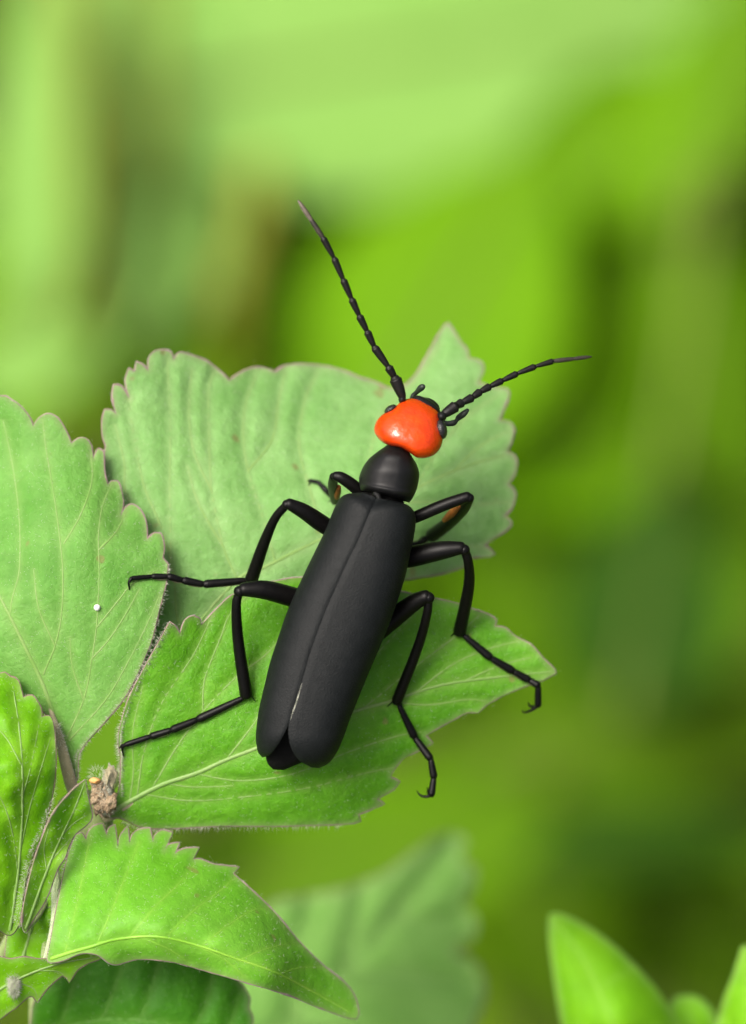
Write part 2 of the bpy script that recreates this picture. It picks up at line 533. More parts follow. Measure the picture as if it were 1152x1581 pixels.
# ------------------------------------------------------------------ near leaves of the main plant
def leaf_surface(parent, pts, ctrl, mat, midrib, veins, name="leaf", spacing=7.0, thick=0.00016, quilt=0.16, margin='margin',
                 margin_r=0.064, vein_mat='vein', vein_r=0.042, mid_r=0.10, curl=0.08, hairs=0, label=None, edge_w=5.0, wave=0.0, ext=None):
    tps = TPS(ctrl)
    poly = outline(pts)
    vs = [catmull(v, 6) for v in veins]
    md = catmull(midrib, 6)
    allv = vs + [md]
    step2 = spacing
    lo, hi = poly.min(0), poly.max(0)
    gx, gy = np.meshgrid(np.arange(lo[0], hi[0], step2), np.arange(lo[1], hi[1], step2 * 0.87))
    gx[1::2] += step2 / 2
    q = np.stack([gx.ravel(), gy.ravel()], 1)
    q += rng.uniform(-0.15, 0.15, q.shape) * step2
    q = q[inside(q, poly)]
    q = q[dist_poly(q, poly, True) > step2 * 0.55]
    extra = []
    for v in allv:
        vv = v[inside(v, poly)]
        if len(vv):
            vv = vv[dist_poly(vv, poly, True) > 2.0]
        if len(vv):
            q = q[dist_poly(q, v, False) > step2 * 0.45]
            extra.append(vv)
    allq = np.vstack([poly, q] + extra)
    nb = len(poly)
    res = delaunay_2d_cdt([Vector(p) for p in allq], [], [list(range(nb))], 1, 1e-4)
    V2 = np.array([tuple(v) for v in res[0]])
    faces = [tuple(f) for f in res[2]]
    db = dist_poly(V2, poly, True)
    dv = np.full(len(V2), 1e9)
    for v in vs:
        dv = np.minimum(dv, dist_poly(V2, v, False))
    dm = dist_poly(V2, md, False)
    def relief(pts2, dvv, dmm, dbb):
        r = -quilt * (1 - np.exp(-(np.minimum(dvv, dmm * 0.8) / 12.0) ** 2))
        r = r - curl * (1 - np.exp(-(dbb / 16.0) ** 2))
        if wave:
            r = r + wave * np.array([noise.noise(Vector((p[0] / 30, p[1] / 30, 1.7))) for p in pts2])
        return r
    def depth(pts2):
        pts2 = np.atleast_2d(np.asarray(pts2, float))
        dvv = np.full(len(pts2), 1e9)
        for v in vs:
            dvv = np.minimum(dvv, dist_poly(pts2, v, False))
        return tps(pts2) + relief(pts2, dvv, dist_poly(pts2, md, False), dist_poly(pts2, poly, True))
    dep = tps(V2) + relief(V2, dv, dm, db)
    top = [P(x, y, d) for (x, y), d in zip(V2, dep)]
    bot = [p + FWD * thick for p in top]
    n = len(top)
    # face winding towards the camera
    fs = []
    for f in faces:
        a, b, c = (top[f[0]], top[f[1]], top[f[2]])
        fs.append(f if (b - a).cross(c - a).dot(FWD) < 0 else tuple(reversed(f)))
    F = list(fs) + [tuple(n + i for i in reversed(f)) for f in fs]
    cnt = {}
    for f in fs:
        for i in range(len(f)):
            a, b = f[i], f[(i + 1) % len(f)]
            cnt[(a, b)] = cnt.get((a, b), 0) + 1
    wall, wmap = [], {}
    def wv_(i):
        if i not in wmap:
            wmap[i] = 2 * n + len(wall)
            wall.append(top[i] if i < n else bot[i - n])
        return wmap[i]
    for (a, b) in cnt:
        if (b, a) not in cnt:
            F.append((wv_(b), wv_(a), wv_(n + a), wv_(n + b)))
    veinw = np.maximum(np.exp(-(dv / 5.0) ** 2), np.exp(-(dm / 9.0) ** 2))
    edge = np.exp(-(db / edge_w) ** 2)
    lf = build(name, top + bot + wall, F, mat, parent, attrs={"vein": list(veinw) * 2 + [0.0] * len(wall), "edge": list(edge) * 2 + [1.0] * len(wall)})
    if label:
        lf["label"] = label
    # margin rim
    if margin:
        ep = depth(poly)
        ring = [P(x, y, d) + FWD * thick * 0.5 for (x, y), d in zip(poly, ep)]
        rr = [margin_r * 1e-3 * (0.8 + 0.45 * noise.noise(Vector((p[0] / 14, p[1] / 14, 4)))) for p in poly]
        Vt, Ft = tube_data(ring + [ring[0]], rr + [rr[0]], 6, False)
        build("leaf_margin", Vt, Ft, M[margin], lf)
    def along(v, r0, r1, nm):
        vv = v[inside(v, poly)] if ext is None else v
        if len(vv) < 3:
            return
        dd = depth(vv)
        t = np.linspace(0, 1, len(vv))
        rad = (r0 + (r1 - r0) * t) * 1e-3
        pp = [P(x, y, d) + FWD * r * 0.45 for (x, y), d, r in zip(vv, dd, rad)]
        Vt, Ft = tube_data(pp, list(rad), 6, True)
        build(nm, Vt, Ft, M[vein_mat], lf)
    along(md, mid_r, mid_r * 0.35, "midrib")
    for v in vs:
        along(v, vein_r, vein_r * 0.45, "side_vein")
    if hairs:
        hp = []
        idx = rng.integers(0, len(V2), hairs)
        for i in idx:
            b0 = top[i] + RGT * rng.normal(0, 0.0001) + UPV * rng.normal(0, 0.0001) + FWD * 0.00003
            dr = (-FWD * rng.uniform(0.5, 1) + RGT * rng.normal(0.25, 0.5) + UPV * rng.normal(0.3, 0.5)).normalized()
            hp.append(spike(b0, dr, rng.uniform(0.00010, 0.00024), 0.0000055))
        tag(build("leaf_hair", *merge(hp), M['hair'], lf), kind="stuff")
    lf_depth[name + str(len(lf_depth))] = depth
    return lf, depth

lf_depth = {}

def spike(b, d, L, r):
    s = d.orthogonal().normalized()
    t = d.cross(s)
    tipb = d * L + Vector((0, 0, -0.25 * L))
    V = [b + s * r, b - s * r * 0.5 + t * r * 0.87, b - s * r * 0.5 - t * r * 0.87, b + tipb]
    return V, [(0, 1, 3), (1, 2, 3), (2, 0, 3)]

plant = empty("leafy_plant", P(125, 1250, 8) * 1.0)
stem_top = P(128, 1262, 6.5)
stem_base = Vector((stem_top.x - 0.012, stem_top.y + 0.004, -0.012))
plant.location = stem_base
tag(plant, "green plant with toothed pink-edged leaves carrying the black beetle", "plant")

C_ = 1   # corner flag
# --- upper pale leaf behind the beetle's head
A_pts = [(165, 752), (162, 701), (164, 689), (159, 674), (158, 651), (162, 633, 1), (171, 633), (180, 640, 1), (174, 613), (176, 595, 1), (187, 597), (200, 616, 1),
         (194, 588), (199, 570, 1), (208, 574), (211, 559, 1), (219, 563), (229, 573, 1), (231, 551), (244, 541), (263, 544), (268, 557, 1), (277, 545), (298, 550),
         (320, 559), (338, 573), (354, 588, 1), (368, 578), (388, 569), (409, 569), (424, 575, 1), (438, 566), (459, 563), (482, 564), (520, 570), (556, 584), (580, 591),
         (600, 600), (625, 596), (645, 575), (665, 540), (684, 507), (692, 500, 1), (702, 514), (712, 530), (721, 541), (723, 553, 1), (738, 557), (746, 564), (745, 576),
         (738, 592, 1), (760, 598), (783, 602), (785, 613), (778, 631), (770, 650, 1), (786, 652), (793, 663), (790, 679), (783, 698, 1), (791, 701), (797, 711), (795, 730),
         (784, 748, 1), (793, 756), (795, 767), (789, 786), (778, 796, 1), (789, 806), (783, 817), (756, 835), (748, 842, 1), (764, 855, 1), (757, 859), (727, 862),
         (714, 876, 1), (680, 886), (629, 894), (560, 905), (480, 930), (400, 965), (320, 1015), (265, 1060), (232, 1100), (216, 1095), (200, 1050), (182, 960), (172, 860)]
A_ctrl = [(165, 640, 6.5), (165, 760, 6.3), (230, 545, 7.6), (340, 575, 9.0), (300, 700, 7.0), (250, 850, 6.2), (230, 1090, 7.2), (370, 890, 6.6), (480, 565, 11.0), (450, 700, 8.4), (480, 850, 7.0),
          (600, 600, 11.5), (692, 500, 13), (745, 565, 12.5), (640, 680, 9.2), (790, 660, 11.5), (797, 711, 11.0), (700, 780, 8.8), (780, 810, 10.0), (765, 856, 9.6), (650, 890, 8.2), (560, 780, 7.8)]
A_mid = [(236, 1085), (290, 985), (364, 897), (410, 875), (470, 845), (560, 800), (640, 755), (720, 720), (790, 700)]
A_veins = [[(292, 985), (274, 954), (270, 904), (265, 872), (262, 765), (263, 701), (262, 625), (258, 556)],
           [(366, 893), (345, 844), (327, 758), (323, 682), (322, 606), (330, 575)],
           [(425, 868), (409, 809), (383, 727), (376, 676), (379, 625), (395, 580)],
           [(272, 900), (249, 815), (225, 758), (213, 708), (197, 616)], [(262, 850), (198, 771), (192, 714), (178, 657)],
           [(500, 830), (480, 760), (462, 690), (470, 620), (490, 575)], [(575, 790), (570, 720), (590, 640), (640, 590), (680, 530)],
           [(640, 755), (680, 690), (725, 640), (770, 610)], [(700, 728), (740, 690), (785, 665)], [(600, 778), (660, 775), (720, 780), (785, 775)],
           [(530, 815), (600, 830), (680, 840), (745, 845)], [(327, 758), (300, 700), (292, 640), (296, 570)], [(383, 727), (420, 680), (430, 620), (440, 575)], [(345, 844), (318, 800), (300, 760), (290, 720)]]
leafA, depA = leaf_surface(plant, A_pts, A_ctrl, M['leaf_pale'], A_mid, A_veins, quilt=0.13, hairs=2500, label="broad pale green leaf under the beetle's head", margin_r=0.085)

# --- leaf at the frame's side carrying the beetle's middle foot
L_pts = [(0, 612), (18, 618), (32, 628), (45, 644), (51, 658, 1), (61, 645), (75, 639), (89, 646), (101, 664), (110, 685, 1), (121, 677), (132, 677), (140, 687), (144, 708, 1), (152, 693), (159, 697), (161, 730),
         (166, 748, 1), (172, 743), (181, 743), (187, 758), (190, 778), (186, 797, 1), (194, 784), (204, 779), (216, 787), (225, 806), (227, 833, 1), (239, 823), (248, 824), (253, 843), (251, 862, 1), (259, 871, 1),
         (256, 900), (247, 936), (235, 985), (226, 1009), (210, 1045), (190, 1080), (162, 1114), (131, 1149), (121, 1168), (119, 1203), (110, 1208), (100, 1196), (84, 1125), (62, 1094), (10, 1060), (-60, 1000), (-120, 880), (-110, 740), (-50, 630)]
L_ctrl = [(0, 615, 5.5), (75, 640, 5.2), (160, 700, 5.4), (187, 780, 5.0), (250, 860, 4.4), (256, 900, 4.2), (230, 1005, 3.8), (150, 1130, 4.2), (110, 1205, 4.6), (80, 1100, 4.3), (20, 950, 3.6), (100, 900, 3.4), (150, 800, 4.0), (180, 960, 3.6), (-100, 850, 5.5), (-50, 640, 7)]
L_mid = [(112, 1208), (97, 1150), (81, 1098), (65, 1053), (40, 1001), (18, 956), (-15, 890), (-60, 780), (-80, 690)]
L_veins = [[(67, 1041), (85, 997), (95, 948), (97, 883), (91, 819), (81, 750), (71, 693), (66, 648)], [(103, 1140), (130, 1078), (142, 1017), (150, 956), (153, 883), (152, 827), (158, 782), (172, 748)],
           [(107, 1143), (162, 1082), (194, 1029), (227, 964), (246, 920)], [(15, 950), (20, 920), (30, 879), (30, 802), (20, 721), (5, 650)], [(99, 839), (125, 794), (142, 742), (140, 700)],
           [(150, 968), (182, 928), (206, 900), (245, 880)], [(142, 1017), (170, 985), (196, 945), (215, 910)], [(152, 850), (180, 820), (195, 790)], [(85, 997), (60, 940), (52, 880)], [(129, 1080), (112, 1030), (108, 985)]]
leafL, depL = leaf_surface(plant, L_pts, L_ctrl, M['leaf_mid'], L_mid, L_veins, quilt=0.07, hairs=2200, label="pale green leaf with a tiny white bead on it", mid_r=0.13, margin_r=0.075)

# --- lower leaf under the beetle's tail
R_pts = [(160, 1258), (173, 1243), (185, 1216), (187, 1171), (183, 1146), (187, 1117), (200, 1076), (223, 1031), (246, 990), (262, 961, 1), (270, 966), (278, 979, 1), (286, 957), (299, 951), (308, 955), (311, 965, 1), (330, 945),
         (358, 919), (380, 917), (402, 903), (408, 901, 1), (418, 899), (438, 895), (461, 892), (520, 893), (580, 905), (620, 914), (669, 924), (702, 931), (728, 940), (754, 949), (766, 958), (764, 967, 1), (781, 970), (796, 983), (820, 996), (840, 1018), (856, 1033), (858, 1039, 1),
         (840, 1049), (817, 1057), (787, 1069), (756, 1085), (738, 1100, 1), (721, 1100), (698, 1112), (672, 1126), (657, 1136, 1), (668, 1147, 1), (646, 1159), (623, 1171), (607, 1190), (603, 1200, 1), (617, 1207, 1), (608, 1218), (588, 1230), (582, 1234, 1), (593, 1241, 1), (566, 1252),
         (553, 1257, 1), (557, 1268, 1), (530, 1272), (431, 1275), (340, 1275), (250, 1279), (214, 1275), (187, 1263), (170, 1262)]
R_ctrl = [(170, 1255, 5.2), (187, 1171, 4.4), (200, 1076, 3.8), (262, 961, 3.2), (310, 965, 4.0), (358, 919, 4.3), (300, 1080, 4.2), (250, 1211, 4.9), (354, 1171, 4.6), (461, 892, 5.0), (450, 1050, 4.6), (450, 1180, 4.5), (430, 1275, 6.0), (250, 1279, 5.8), (600, 920, 5.6), (600, 1080, 5.4), (590, 1230, 6.6),
          (669, 924, 6.0), (760, 960, 6.6), (858, 1037, 7.0), (720, 1040, 6.0), (738, 1095, 6.6), (657, 1136, 6.2)]
R_mid = [(160, 1262), (200, 1237), (250, 1211), (304, 1193), (354, 1171), (450, 1135), (548, 1098), (602, 1083), (679, 1058), (770, 1045), (850, 1037)]
R_veins = [[(212, 1228), (223, 1157), (250, 1085), (295, 1017), (309, 990), (328, 950)], [(234, 1218), (273, 1153), (313, 1099), (363, 1047), (413, 1008), (450, 960), (470, 900)], [(313, 1099), (316, 1049), (340, 986), (354, 950), (380, 922)],
           [(350, 1172), (386, 1126), (420, 1080), (500, 1000), (560, 940)], [(222, 1226), (295, 1236), (386, 1229), (476, 1216), (566, 1193), (608, 1185)], [(300, 1194), (370, 1205), (450, 1195), (540, 1160), (611, 1137), (650, 1130)],
           [(460, 1132), (540, 1050), (600, 990), (650, 935)], [(560, 1094), (640, 1030), (700, 985), (740, 950)], [(640, 1070), (700, 1025), (760, 1000), (800, 990)], [(602, 1083), (660, 1088), (720, 1080), (750, 1082)], [(200, 1238), (206, 1190), (205, 1130), (220, 1060)], [(260, 1210), (300, 1215), (360, 1213)], [(720, 1050), (770, 1028), (820, 1015)]]
leafR, depR = leaf_surface(plant, R_pts, R_ctrl, M['leaf_bright'], R_mid, R_veins, quilt=0.10, hairs=2500, label="bright green leaf under the beetle's tail", mid_r=0.14)

# --- arched leaf below
C_pts = [(118, 1289), (126, 1286, 1), (133, 1297, 1), (137, 1284), (146, 1275), (158, 1272, 1), (165, 1290, 1), (168, 1279), (177, 1274, 1), (182, 1308, 1), (186, 1290), (197, 1277, 1), (200, 1302, 1), (205, 1288), (215, 1281), (231, 1279, 1), (236, 1299, 1), (239, 1290), (250, 1282), (266, 1286, 1), (254, 1313, 1), (259, 1305), (277, 1301, 1), (270, 1318, 1), (283, 1311), (307, 1309, 1), (298, 1327, 1), (310, 1327), (328, 1334), (348, 1337), (368, 1339, 1), (360, 1349, 1),
         (388, 1374), (425, 1410), (461, 1453), (497, 1489), (534, 1519), (549, 1542), (553, 1568), (540, 1572), (485, 1553), (449, 1538), (388, 1519), (315, 1498), (260, 1484), (212, 1481), (176, 1489), (150, 1474), (125, 1472), (97, 1483), (74, 1484), (78, 1455), (84, 1422), (96, 1362), (106, 1319)]
C_ctrl = [(120, 1287, 4.0), (200, 1285, 4.6), (300, 1315, 5.0), (368, 1342, 5.5), (461, 1453, 5.8), (552, 1560, 7.5), (150, 1460, 1.4), (242, 1446, 1.3), (330, 1465, 1.8), (424, 1501, 3.0), (212, 1481, 2.4), (315, 1498, 2.7), (449, 1538, 4.6), (76, 1480, 2.0), (95, 1360, 3.2), (220, 1370, 2.8), (330, 1400, 3.2)]
C_mid = [(80, 1480), (110, 1470), (139, 1462), (181, 1450), (242, 1446), (303, 1459), (364, 1480), (425, 1501), (485, 1532), (540, 1562)]
C_veins = [[(100, 1472), (118, 1400), (130, 1340), (140, 1290)], [(150, 1458), (175, 1400), (195, 1350), (215, 1300)], [(200, 1447), (240, 1400), (280, 1360), (300, 1335)], [(255, 1448), (300, 1405), (340, 1375), (362, 1355)], [(310, 1461), (350, 1430), (390, 1405), (415, 1402)], [(370, 1482), (410, 1465), (455, 1455)], [(430, 1504), (460, 1495), (495, 1492)], [(220, 1448), (260, 1465), (290, 1485)], [(300, 1459), (345, 1480), (380, 1510)]]
leafC, depC = leaf_surface(plant, C_pts, C_ctrl, M['leaf_lime'], C_mid, C_veins, quilt=0.12, hairs=1500, label="arched bright green leaf with small pink teeth", vein_mat='vein_dull', vein_r=0.022, mid_r=0.10, margin='margin')

# --- dark green leaf beneath the arched one
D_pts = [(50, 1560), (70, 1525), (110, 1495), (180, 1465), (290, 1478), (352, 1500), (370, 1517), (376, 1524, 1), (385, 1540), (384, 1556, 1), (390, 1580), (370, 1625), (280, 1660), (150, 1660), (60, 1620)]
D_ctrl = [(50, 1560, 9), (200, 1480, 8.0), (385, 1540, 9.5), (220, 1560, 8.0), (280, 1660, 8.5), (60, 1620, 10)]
leafD, _ = leaf_surface(plant, D_pts, D_ctrl, M['leaf_dark'], [(40, 1605), (120, 1580), (220, 1575), (330, 1600), (370, 1620)], [[(150, 1578), (166, 1556), (188, 1495), (200, 1470)], [(210, 1575), (221, 1562), (245, 1489), (252, 1472)], [(300, 1590), (318, 1550), (330, 1495)], [(90, 1590), (105, 1550), (118, 1500)], [(345, 1605), (360, 1570), (372, 1530)]], quilt=0.2, label="dark green leaf beneath the arched leaf", hairs=500, vein_mat='vein_dark', vein_r=0.03, mid_r=0.07)

# --- young puckered leaf
E_pts = [(0, 1040), (16, 1045), (28, 1051), (36, 1077, 1), (50, 1074), (63, 1093), (64, 1107, 1), (77, 1106), (83, 1123), (86, 1162), (85, 1197), (78, 1240), (64, 1290), (47, 1332), (37, 1375), (28, 1430), (5, 1440), (-40, 1380), (-60, 1200), (-40, 1080)]
E_ctrl = [(0, 1040, 3.4), (64, 1095, 3.0), (84, 1160, 2.4), (75, 1245, 3.0), (36, 1375, 3.2), (20, 1200, 0.8), (-50, 1200, 1.5), (5, 1435, 3.0)]
leafE, _ = leaf_surface(plant, E_pts, E_ctrl, M['leaf_young'], [(15, 1435), (28, 1340), (34, 1250), (32, 1150), (20, 1060)], [[(30, 1320), (45, 1250), (62, 1190), (78, 1140)], [(27, 1345), (18, 1280), (0, 1230), (-30, 1190)], [(33, 1235), (48, 1180), (60, 1120)], [(32, 1180), (10, 1140), (-20, 1110)]], quilt=0.18, wave=0.28, label="young bright yellow-green puckered leaf", hairs=600, margin='margin_dark', spacing=5.5)

# --- small folded young leaf
F_pts = [(132, 1204, 1), (136, 1232), (142, 1261), (131, 1276), (117, 1287), (107, 1305), (99, 1326), (89, 1341), (72, 1386), (50, 1422), (39, 1440), (34, 1425), (36, 1403), (43, 1368), (54, 1325), (71, 1279), (85, 1251), (113, 1219)]
F_ctrl = [(132, 1204, 1.4), (142, 1261, 2.2), (100, 1325, 2.2), (45, 1430, 2.6), (85, 1251, 0.8), (54, 1325, 1.4), (100, 1280, 1.9)]
leafF, _ = leaf_surface(plant, F_pts, F_ctrl, M['leaf_young'], [(40, 1432), (62, 1370), (88, 1305), (112, 1255), (130, 1210)], [[(78, 1330), (95, 1310), (108, 1295)], [(95, 1290), (115, 1270), (135, 1258)], [(72, 1345), (68, 1310), (75, 1280)]], quilt=0.2, wave=0.3, label="small folded young leaf by the dried bud", hairs=350, spacing=5.0)

# --- another young leaf tucked behind the folded one
N_pts = [(10, 1500), (14, 1430), (34, 1380), (60, 1330), (92, 1298), (112, 1296), (108, 1350), (100, 1410), (92, 1460), (70, 1500), (40, 1512)]
N_ctrl = [(10, 1500, 5.2), (34, 1380, 5.0), (112, 1296, 5.6), (92, 1460, 5.0), (60, 1410, 4.6), (40, 1512, 5.2)]
leafN, _ = leaf_surface(plant, N_pts, N_ctrl, M['leaf_young'], [(28, 1505), (50, 1430), (78, 1360), (108, 1300)], [[(45, 1450), (40, 1420), (36, 1395)], [(60, 1405), (80, 1400), (96, 1395)], [(70, 1380), (66, 1355), (70, 1335)]], quilt=0.15, wave=0.3, label="young leaf tucked behind the folded young leaf", hairs=300, margin='margin_dark', spacing=5.5)

# --- curled base leaf at the bottom corner
G_pts = [(-25, 1484), (18, 1481), (36, 1478), (71, 1481), (99, 1469), (142, 1467), (158, 1478), (136, 1487), (120, 1497), (107, 1517, 1), (97, 1506), (72, 1527), (58, 1547, 1), (46, 1538), (18, 1560), (-25, 1580)]
G_ctrl = [(-25, 1484, 2.4), (99, 1470, 2.1), (155, 1478, 2.6), (107, 1515, 3.2), (58, 1545, 3.3), (20, 1520, 2.7), (-25, 1575, 3.2)]
leafG, _ = leaf_surface(plant, G_pts, G_ctrl, M['leaf_young'], [(-20, 1540), (30, 1510), (90, 1488), (150, 1477)], [[(20, 1515), (50, 1525), (58, 1540)], [(60, 1498), (90, 1500), (104, 1512)]], quilt=0.15, wave=0.2, label="narrow curled yellow-green leaf with toothed edge", hairs=250, margin='margin_dark', spacing=5.0)

# --- lower out-of-focus leaf of the same plant
H_pts = [(300, 1640), (340, 1520), (380, 1440), (420, 1395), (480, 1382), (540, 1370), (600, 1345), (650, 1310), (690, 1288), (722, 1298, 1), (712, 1325), (735, 1345), (728, 1375), (712, 1395, 1), (735, 1420), (730, 1450), (700, 1470, 1), (735, 1490), (748, 1530), (735, 1575), (700, 1640), (560, 1720), (400, 1720)]
H_ctrl = [(340, 1520, 44), (480, 1382, 49), (690, 1288, 52), (735, 1420, 50), (748, 1530, 47), (560, 1520, 44), (420, 1700, 38), (680, 1680, 42)]
leafH, _ = leaf_surface(plant, H_pts, H_ctrl, M['leaf_grey'], [(330, 1690), (430, 1590), (530, 1500), (620, 1400), (700, 1300)], [[(450, 1570), (455, 1480), (480, 1390)], [(530, 1500), (545, 1440), (560, 1370)], [(600, 1420), (650, 1420), (715, 1420)], [(530, 1500), (620, 1500), (730, 1510)], [(450, 1570), (560, 1600), (680, 1630)]], quilt=1.0, label="grey-green blurred leaf below the arched leaf", spacing=12.0, margin_r=0.05, thick=0.0002)

# --- stem, petioles, bud, fuzz
stem_pts = [stem_base, stem_base.lerp(stem_top, 0.35) + Vector((0.006, -0.003, 0)), stem_base.lerp(stem_top, 0.75) + Vector((0.004, -0.002, 0)), stem_top]
tube("stem", stem_pts, [0.0021, 0.0019, 0.0016, 0.0013], M['stem'], plant, 12, 6)
def petiole(pts, r, mat='stem'):
    return tube("petiole", [P(*p) for p in pts], [mm(x) for x in r], M[mat], plant, 10, 5)
petiole([(58, 1040, 4.7), (79, 1098, 4.28), (93, 1145, 4.0), (107, 1200, 4.3), (120, 1240, 5.6), (130, 1265, 6.6)], [2, 3.5, 7.5, 10, 9, 8], 'stem_brown')
petiole([(225, 1222, 5.2), (195, 1243, 5.3), (170, 1258, 5.8), (140, 1268, 6.6)], [6, 8.5, 10, 9], 'stem_brown')
petiole([(245, 1070, 7.6), (215, 1130, 7.6), (180, 1200, 7.4), (148, 1255, 7.0)], [6, 8, 8, 8])
petiole([(83, 1330, 3.6), (88, 1380, 3.6), (86, 1430, 3.2), (74, 1482, 3.0)], [6, 9, 9, 8], 'wool')
petiole([(100, 1476, 2.6), (70, 1485, 3.6), (85, 1400, 6.5), (118, 1300, 7.0)], [6, 7, 8, 8])
petiole([(28, 1425, 3.4), (50, 1400, 4.5), (85, 1340, 6.4), (118, 1275, 6.8)], [7, 8, 8, 8])
petiole([(40, 1434, 2.9), (60, 1410, 4.2), (95, 1340, 6.2), (122, 1270, 6.6)], [5, 6, 7, 7])
petiole([(-20, 1540, 3.0), (-10, 1500, 6), (50, 1380, 9.0), (112, 1290, 8.5)], [6, 8, 8, 8])
petiole([(50, 1600, 9.6), (55, 1500, 11.5), (80, 1400, 10.5), (118, 1292, 8.5)], [6, 7, 8, 8])
hb = P(332, 1688, 39)
hs = stem_base.lerp(stem_top, 0.80)
tube("petiole", [hb, hb.lerp(hs, 0.5) + Vector((0, 0, 0.003)), hs], [0.0005, 0.0006, 0.0007], M['stem'], plant, 8, 5)

def lump(name, cx, cy, d, rx, ry, rd, mat, parent, amp=0.18, freq=3.0, nu=20, nv=12, seed=0.0):
    V, F = [], []
    c = P(cx, cy, d)
    for j in range(nv + 1):
        th = math.pi * j / nv
        for i in range(nu):
            ph = 2 * math.pi * i / nu
            u = Vector((math.sin(th) * math.cos(ph), math.sin(th) * math.sin(ph), math.cos(th)))
            k = 1 + amp * noise.noise(u * freq + Vector((seed, seed, seed)))
            V.append(c + (RGT * u.x * mm(rx, d) + UPV * u.y * mm(ry, d) - FWD * u.z * rd * 1e-3) * k)
    for j in range(nv):
        for i in range(nu):
            F.append((j * nu + i, (j + 1) * nu + i, (j + 1) * nu + (i + 1) % nu, j * nu + (i + 1) % nu))
    return build(name, V, F, mat, parent)

bud = lump("dried_bud", 161, 1232, 4.8, 15, 26, 0.6, M['bud'], plant, 0.7, 3.0, 28, 18, 1.0)
bud["label"] = "withered brown bud between the leaf stalks"
for k, (bx, by, bd, brx, bry) in enumerate([(168, 1202, 4.4, 9, 17), (152, 1226, 4.3, 10, 19), (166, 1240, 4.2, 13, 15)]):
    lump("bract", bx, by, bd, brx, bry, 0.3, M['bud'] if k else M['stem_brown'], bud, 1.0, 2.2, 20, 14, 3.0 + k)
lump("bract", 146, 1205, 4.0, 9, 5, 0.2, M['bud_orange'], bud, 0.5, 2.0, 14, 9, 9.0)
lump("woolly_bud", 20, 1516, 2.85, 10, 20, 0.35, M['wool'], plant, 0.5, 4.0, 24, 14, 5.0)
lump("leaf_gall", 414, 662, 9.3, 15, 6, 0.28, M['leaf_bright'], leafA, 0.5, 3.0, 16, 10, 6.0)

def fuzz(name, path, n, parent, depfn, L0, L1, side=None, spread=0.5, r=0.0000085):
    c = catmull(path, 10)
    hp = []
    for _ in range(n):
        f = rng.uniform(0, len(c) - 1.001)
        i = int(f)
        q = c[i] + (c[i + 1] - c[i]) * (f - i)
        tv = c[i + 1] - c[i]
        nrm = np.array([tv[1], -tv[0]])
        nrm = nrm / (np.linalg.norm(nrm) + 1e-9)
        if side is None:
            nrm = nrm * rng.choice([-1, 1])
        else:
            nrm = nrm * side
        d = float(depfn([q])[0]) if depfn else q[2] if len(q) > 2 else 4
        b = P(q[0] + nrm[0] * 1.5, q[1] + nrm[1] * 1.5, d)
        dr = (RGT * nrm[0] - UPV * nrm[1] + RGT * rng.normal(0, spread) + UPV * rng.normal(0, spread) - FWD * rng.uniform(-0.1, 0.6)).normalized()
        hp.append(spike(b, dr, rng.uniform(L0, L1) * 1e-3, r))
    return tag(build(name, *merge(hp), M['hair'], parent), kind="stuff")

fuzz("fringe_hair", [(190, 1266), (214, 1276), (250, 1280), (300, 1277), (340, 1276), (431, 1276), (530, 1273)], 420, leafR, depR, 0.15, 0.32, spread=0.35)
fuzz("fringe_hair", [(186, 1230), (186, 1171), (184, 1146), (190, 1110), (223, 1031), (262, 961)], 420, leafR, depR, 0.12, 0.28, spread=0.4)
fuzz("fringe_hair", [(259, 871), (256, 900), (235, 985), (190, 1080), (131, 1149), (120, 1170), (119, 1205)], 420, leafL, depL, 0.12, 0.26, spread=0.4)
fuzz("fringe_hair", [(118, 1289), (106, 1319), (96, 1362), (84, 1422), (76, 1478)], 260, leafC, depC, 0.10, 0.25, spread=0.4)
def fuzz_on(pts, n, w):
    c = catmull(pts, 8)
    hp = []
    for _ in range(n):
        i = rng.integers(0, len(c) - 1)
        q = c[i]
        dr = (RGT * rng.normal(0, 1) + UPV * rng.normal(0, 1) - FWD * rng.uniform(0.1, 1.0)).normalized()
        hp.append(spike(P(q[0], q[1], q[2]) + dr * mm(w * 0.8), dr, rng.uniform(0.00012, 0.0003), 0.0000075))
    return tag(build("stem_hair", *merge(hp), M['hair'], plant), kind="stuff")
fuzz_on([(84, 1120, 4.0), (93, 1145, 3.9), (107, 1200, 4.3), (120, 1240, 5.6)], 520, 9)
fuzz_on([(150, 1195, 4.4), (160, 1226, 4.3), (165, 1250, 4.4)], 900, 15)
fuzz_on([(225, 1222, 5.2), (195, 1243, 5.3), (170, 1258, 5.8), (140, 1268, 6.6)], 300, 9)
fuzz_on([(83, 1330, 3.6), (88, 1380, 3.6), (86, 1430, 3.2), (74, 1482, 3.0)], 500, 9)
fuzz_on([(64, 1290, 2.8), (47, 1332, 2.8), (37, 1375, 2.8), (28, 1430, 2.8)], 400, 8)
fuzz_on([(85, 1197, 2.6), (78, 1240, 2.7), (64, 1290, 2.8)], 200, 4)
fuzz_on([(22, 1494, 2.6), (22, 1513, 2.6), (22, 1535, 2.6)], 1300, 9)

wb_d = float(depL([(150, 938)])[0])
bead = lump("white_bead", 150, 938, wb_d - 0.10, 5.2, 5.2, 0.15, M['bead'], None, 0.08, 2.0, 16, 10)
tag(bead, "tiny round white bead lying on the pale green leaf", "bead")

# ------------------------------------------------------------------ the beetle
beetle = empty("blister_beetle", P(510, 980, 4.8))
tag(beetle, "slender matte black beetle with a shiny orange head standing on the leaves", "beetle")

